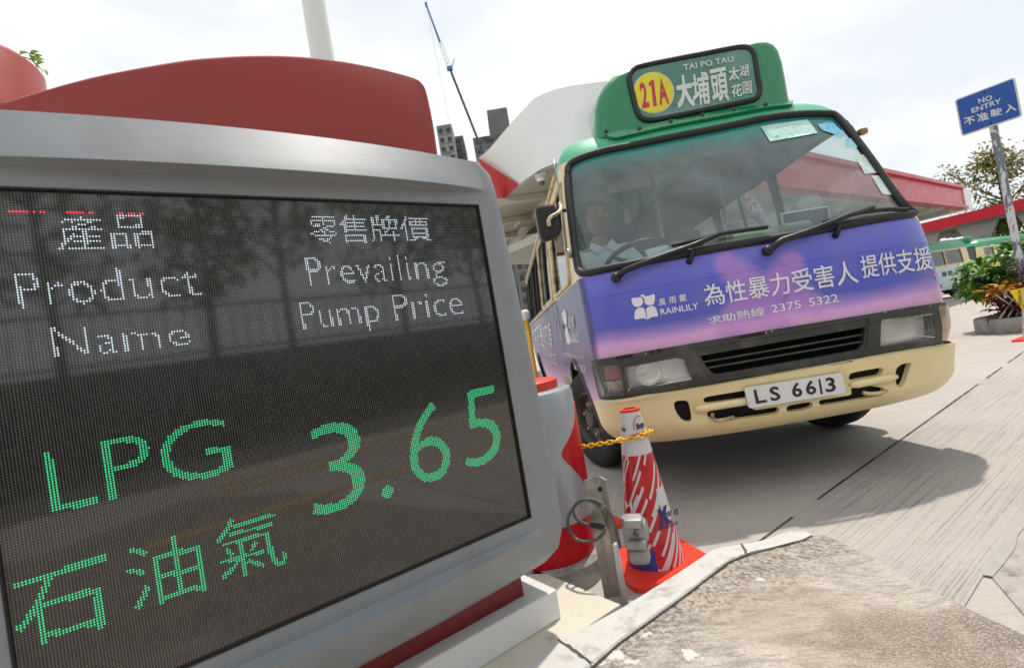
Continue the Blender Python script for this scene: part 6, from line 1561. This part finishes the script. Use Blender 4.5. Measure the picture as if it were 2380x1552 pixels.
mb = MB(); mb.tube([cr_(T_), cr_(Vector((T_.x + 2, Yc, 4)))], .03, 4); mb.build('hoist_rope', M_STEEL, crn)
mb = MB(); mb.box((0, 0, 1.6), (9, 3, 1.6)); mb.box((1, 0, 3), (4, 2.8, 1.8)); mb.build('carrier', M_CB, crn)
for k in range(4):
    mb = MB(); mb.lathe([(.3, -1.6), (.7, -1.6), (.75, -1.5), (.75, 1.5), (.7, 1.6), (.3, 1.6)], 18, (-3.3 + 2.2 * k, 0, .75), 'Y'); mb.build('wheel', M_TYRE, crn)

# yellow height barrier beside the bus
yb = empty('barrier_post', (.21, 6.4, 0), 0, 'slim yellow barrier post with a white lamp cap between the screen and the bus', 'post')
ytop = on_y((1217, 745), 6.4).z
MB().tube([(0, 0, 0), (0, 0, ytop)], .03, 10).build('post_tube', mat('barrier yellow', srgb(226, 170, 30), .45), yb, True)
mb = MB(); mb.lathe([(.03, ytop), (.055, ytop + .02), (.06, ytop + .09), (.04, ytop + .13), (.001, ytop + .14)], 16); mb.build('lamp_cap', M_WHITEPAINT, yb, True)
for z_, x1 in ((1.18, .3), (1.02, .3), (.9, .3)):
    mb = MB(); mb.tube([(-.32, .2, z_), (.02, .0, z_)], .016, 8); mb.build('rail', mat('white rail', (.6, .6, .6), .4), yb, True)
mb = MB(); mb.box((.0, 0, .05), (.2, .2, .1)); mb.build('foot', M_CONC, yb)

# ================================================================== PARKED MINIBUSES
def paint3(nm, low, midc, top):
    m, t, b = nodes_mat(nm); tcn = N(t, 'ShaderNodeTexCoord'); P = tcn.outputs['Object']; z = xyz(t, P)[2]; n1 = nois(t, P, 2, 4)
    c = mixc(t, rng(t, z, 1.30, 1.31), low, midc); c = mixc(t, rng(t, z, 2.06, 2.07), c, top); c = mixc(t, rng(t, n1, .45, .8, 0, .25), c, (.4, .42, .42))
    L(t, c, b.inputs['Base Color']); b.inputs['Roughness'].default_value = .35; return m
M_DG = mat('dark bus glass', (.035, .042, .045), .06, 0, .1, 3, spec=.8)
def parked(loc, rz, low, label, arts=None):
    o = empty('minibus', loc, rz, label, 'minibus', 'green roofed minibuses parked under the far canopy')
    wsq = [Coach.front_uz(x, z) for x, z in round_poly([(-.90, 1.42), (.90, 1.42), (.80, 2.14), (-.80, 2.14)], .08, 4)]
    wl = {-1: WINS[-1], 1: [(.80, 1.75, 1.40, 2.0), (2.05, 2.7, .75, 2.02), (2.85, 4.0, 1.415, 2.02), (4.1, 5.3, 1.415, 2.02), (5.4, 6.5, 1.415, 2.02)]}
    hs = [wsq] + [side_win(*q, sg_) for sg_ in wl for q in wl[sg_]]
    otl = [(UL, .38)] + right_b + [(1.06, .38), (0, .38), (-1.06, .38)] + left_b + [(-UL, .38), (-UL, 2.505), (UL, 2.505)]
    m_ = paint3('bus paint ' + str(len(MT)) + label[:6], low, srgb(214, 200, 150), srgb(46, 148, 104))
    panel('body', otl, hs, .12, lambda a, b, d: Coach.S(a, b, -d), m_, o, fx=lambda x: .12 if abs(x) < 1.4 else .3, out=OUT, nrm=lambda a, b: Coach.nrm(a, b))
    MBr = MB(); MBr.add([(v.x, v.y, v.z) for v in rim], [tuple(range(len(rim)))]); MBr.build('roof', M_GREEN, o)
    MB().add([(w_, 6.95, z) for w_, z in rr] + [(-w_, 6.95, z) for w_, z in rr[::-1]], [tuple(range(len(rr) * 2))]).build('rear_wall', m_, o)
    MB().box((0, 3.5, .8), (1.7, 6.6, .8)).build('cabin_floor', M_DARK, o)
    w0 = panel('windscreen', wsq, [], .2, lambda a, b, d: Coach.S(a, b, -.006), M_DG, o, out=OUT); seal_ring('windscreen_seal', wsq, .022, M_RUBBER, w0)
    for sg_ in wl:
        for i, q in enumerate(wl[sg_]):
            lp = side_win(*q, sg_); dr = sg_ > 0 and i == 1
            wn = panel('door' if dr else 'side_window', lp, [], .4, lambda a, b, d: Coach.S(a, b, -.012), M_DG, o, out=OUT); seal_ring('door_frame' if dr else 'window_frame', lp, .018, M_CREAM2, wn)
    for x, y in ((-.86, 1.30), (.86, 1.30), (-.86, 5.95), (.86, 5.95)):
        mb = MB(); mb.lathe([(.20, -.1), (.34, -.105), (.372, -.07), (.375, .07), (.34, .105), (.20, .1)], 28, (x, y, .375), 'X'); w_ = mb.build('wheel', M_TYRE, o, 40)
        s_ = -1 if x < 0 else 1; mb = MB(); mb.lathe([(.2, .09 * s_), (.17, .02 * s_), (.08, .05 * s_), (.001, .08 * s_)], 20, (x, y, .375), 'X', False); mb.build('rim', MT['dusty wheel rim'], w_)
    panel('bumper', [(1.0, .36), (-1.0, .36), (-1.05, .68), (1.05, .68)], [], .1, lambda a, b, d: Coach.S(a, b, .05 - d), M_CREAM, o, thick=.06, out=OUT)
    panel('front_trim', [(.93, .70), (-.93, .70), (-.93, .88), (.93, .88)], [], .1, lambda a, b, d: Coach.S(a, b, .015), M_TRIM, o, out=OUT)
    for x in (-.68, .68): panel('headlight', [Coach.front_uz(x + a, z) for a, z in ((-.16, .72), (.16, .72), (.16, .86), (-.16, .86))], [], .1, lambda a, b, d: Coach.S(a, b, .022), M_REFL, o, out=OUT)
    mb = MB(); mb.box((0, .98, 2.5), (1.2, .4, .36), bev=.08); mb.build('route_sign_box', M_GREEN, o, 40)
    mb = MB(); letters_flat(mb, '公共小型巴士', 3.2, 2.10, .11, lambda a, b: Vector((Coach.w(b) + .03, 7.4 - a * 1.25, b)) if False else Vector((Coach.w(b) + .012, a, b)), .0, 'C', 1.3); mb.build('roof_lettering', M_INK, o)
    o.scale = (1, 1, .94)
    if arts:
        for nm, y0, z0, y1, z1, c in arts:
            mb = MB(); mb.prism(round_poly([(y0, z0), (y1, z0), (y1, z1), (y0, z1)], .06, 3), 1, lambda a, b, t: (Coach.w(b) + .006 - t * .004, a, b)); mb.build(nm, mat('art ' + nm + str(c[0])[:4], c, .5, 0, .4, 8), o)
    return o
ax = Vector((.927, .375, 0)); rot = R(-68)
parked(Vector((18.3, 21.2, 0)) - ax * 6.7, rot, srgb(178, 202, 208), 'parked minibus with a pale blue and white advert side, nearest behind the big bus', [('advert_figure', 3.4, .75, 3.75, 1.2, (.25, .35, .36)), ('advert_badge', 4.9, .95, 5.2, 1.15, (.05, .055, .06)), ('advert_badge', 5.3, .95, 5.6, 1.15, (.05, .055, .06)), ('engine_vent', 4.3, .48, 4.8, .66, (.12, .11, .09))])
parked(Vector((21.0, 23.6, 0)), rot + R(4), srgb(196, 196, 70), 'parked minibus with a yellow lower body behind the pale blue one')
parked(Vector((25.5, 27.0, 0)), rot + R(8), srgb(206, 190, 140), 'cream lower bodied parked minibus farthest right behind the shrubs')

# ================================================================== TREES
tree((36.6, 36, 0), 9.7, 3.6, 'sparse olive leaved tree behind the sign pole', 'trees beyond the canopies', M_LF5, 4600, .34, .2, .3, .75, 5)
tree((20.6, 31, 0), 9.6, 2.4, 'small tree whose top shows over the red canopy', 'trees beyond the canopies', M_LF4, 1200, .3, .16, .4, .8, 6)
tree((29.5, 29.5, 0), 3.9, 2.8, 'low lime green tree behind the parked minibuses', 'trees beyond the canopies', M_LFL, 1800, .26, .12, .1, 1, 8)
tree((33.0, 40, 0), 4.2, 2.6, 'dark green low tree under the far canopy', 'trees beyond the canopies', M_LF4, 1500, .28, .12, .12, 1, 9)
tree((34.5, 32.0, 0), 4.4, 3.2, 'bright low tree at the far right edge', 'trees beyond the canopies', M_LFL, 1500, .28, .12, .1, 1, 10)
# street side behind the camera, mirrored in the dark screen
u0 = Vector((6.6, -4.6)); ud = Vector((.81, .586)); un = Vector((.586, -.81))
def up(a, o): v = u0 + ud * a + un * o; return (v.x, v.y)
sheet('road', [up(-25, -2.2), up(30, -2.2), up(30, .0), up(-25, .0)], .004, mat('road asphalt', (.10, .098, .095), .9, 0, .2, 5, .5, 90))
mb = MB()
for q_, w_ in (((1.71, -1.35), .14), ((3.15, -2.16), .16), ((3.5, -2.62), .16)):
    a_ = Vector(q_) - ud * .8; b_ = Vector(q_) + ud * 9; n_ = un * w_
    mb.add([(*a_, .012), (*b_, .012), (*(b_ + n_), .012), (*(a_ + n_), .012)], [(3, 2, 1, 0)])
struct(mb.build('yellow_lines', mat('road yellow', (.60, .36, .05), .8)))
wl_ = MB(); A, Bq, Cq, Dq = up(-25, 0), up(30, 0), up(30, .5), up(-25, .5)
wl_.prism([A, Bq, Cq, Dq][::-1], 1, lambda a, b, t: (a, b, 1.75 if t == 0 else 0)); w_ = wl_.build('retaining_wall', mat('mossy wall', (.06, .065, .045), .95, 0, .5, 2, .6, 20), base=True); tag(w_, 'dark planted bank wall across the street, mirrored in the screen', 'wall')
fnc = empty('railing', (*up(0, .25), 1.75), math.atan2(.586, .81), 'metal railing on the bank wall across the street, mirrored in the screen', 'railing')
mb = MB()
for z_ in (.12, .95): mb.box((0, 0, z_), (50, .05, .05))
for k in range(160): mb.box((-20 + k * .25, 0, .53), (.022, .022, .8))
mb.build('bars', M_BLACK, fnc)
random.seed(12)
for k in range(9):
    a = -9 + k * 2.5 + random.uniform(-.6, .6); tree((*up(a, 2.2 + random.random() * 1.5), 0), random.uniform(7, 9.5), random.uniform(1.7, 2.4), 'leafy street tree across the road, mirrored in the dark screen', 'street trees mirrored in the screen', M_LF4, 900, .34, .13, .38, 1, 30 + k)
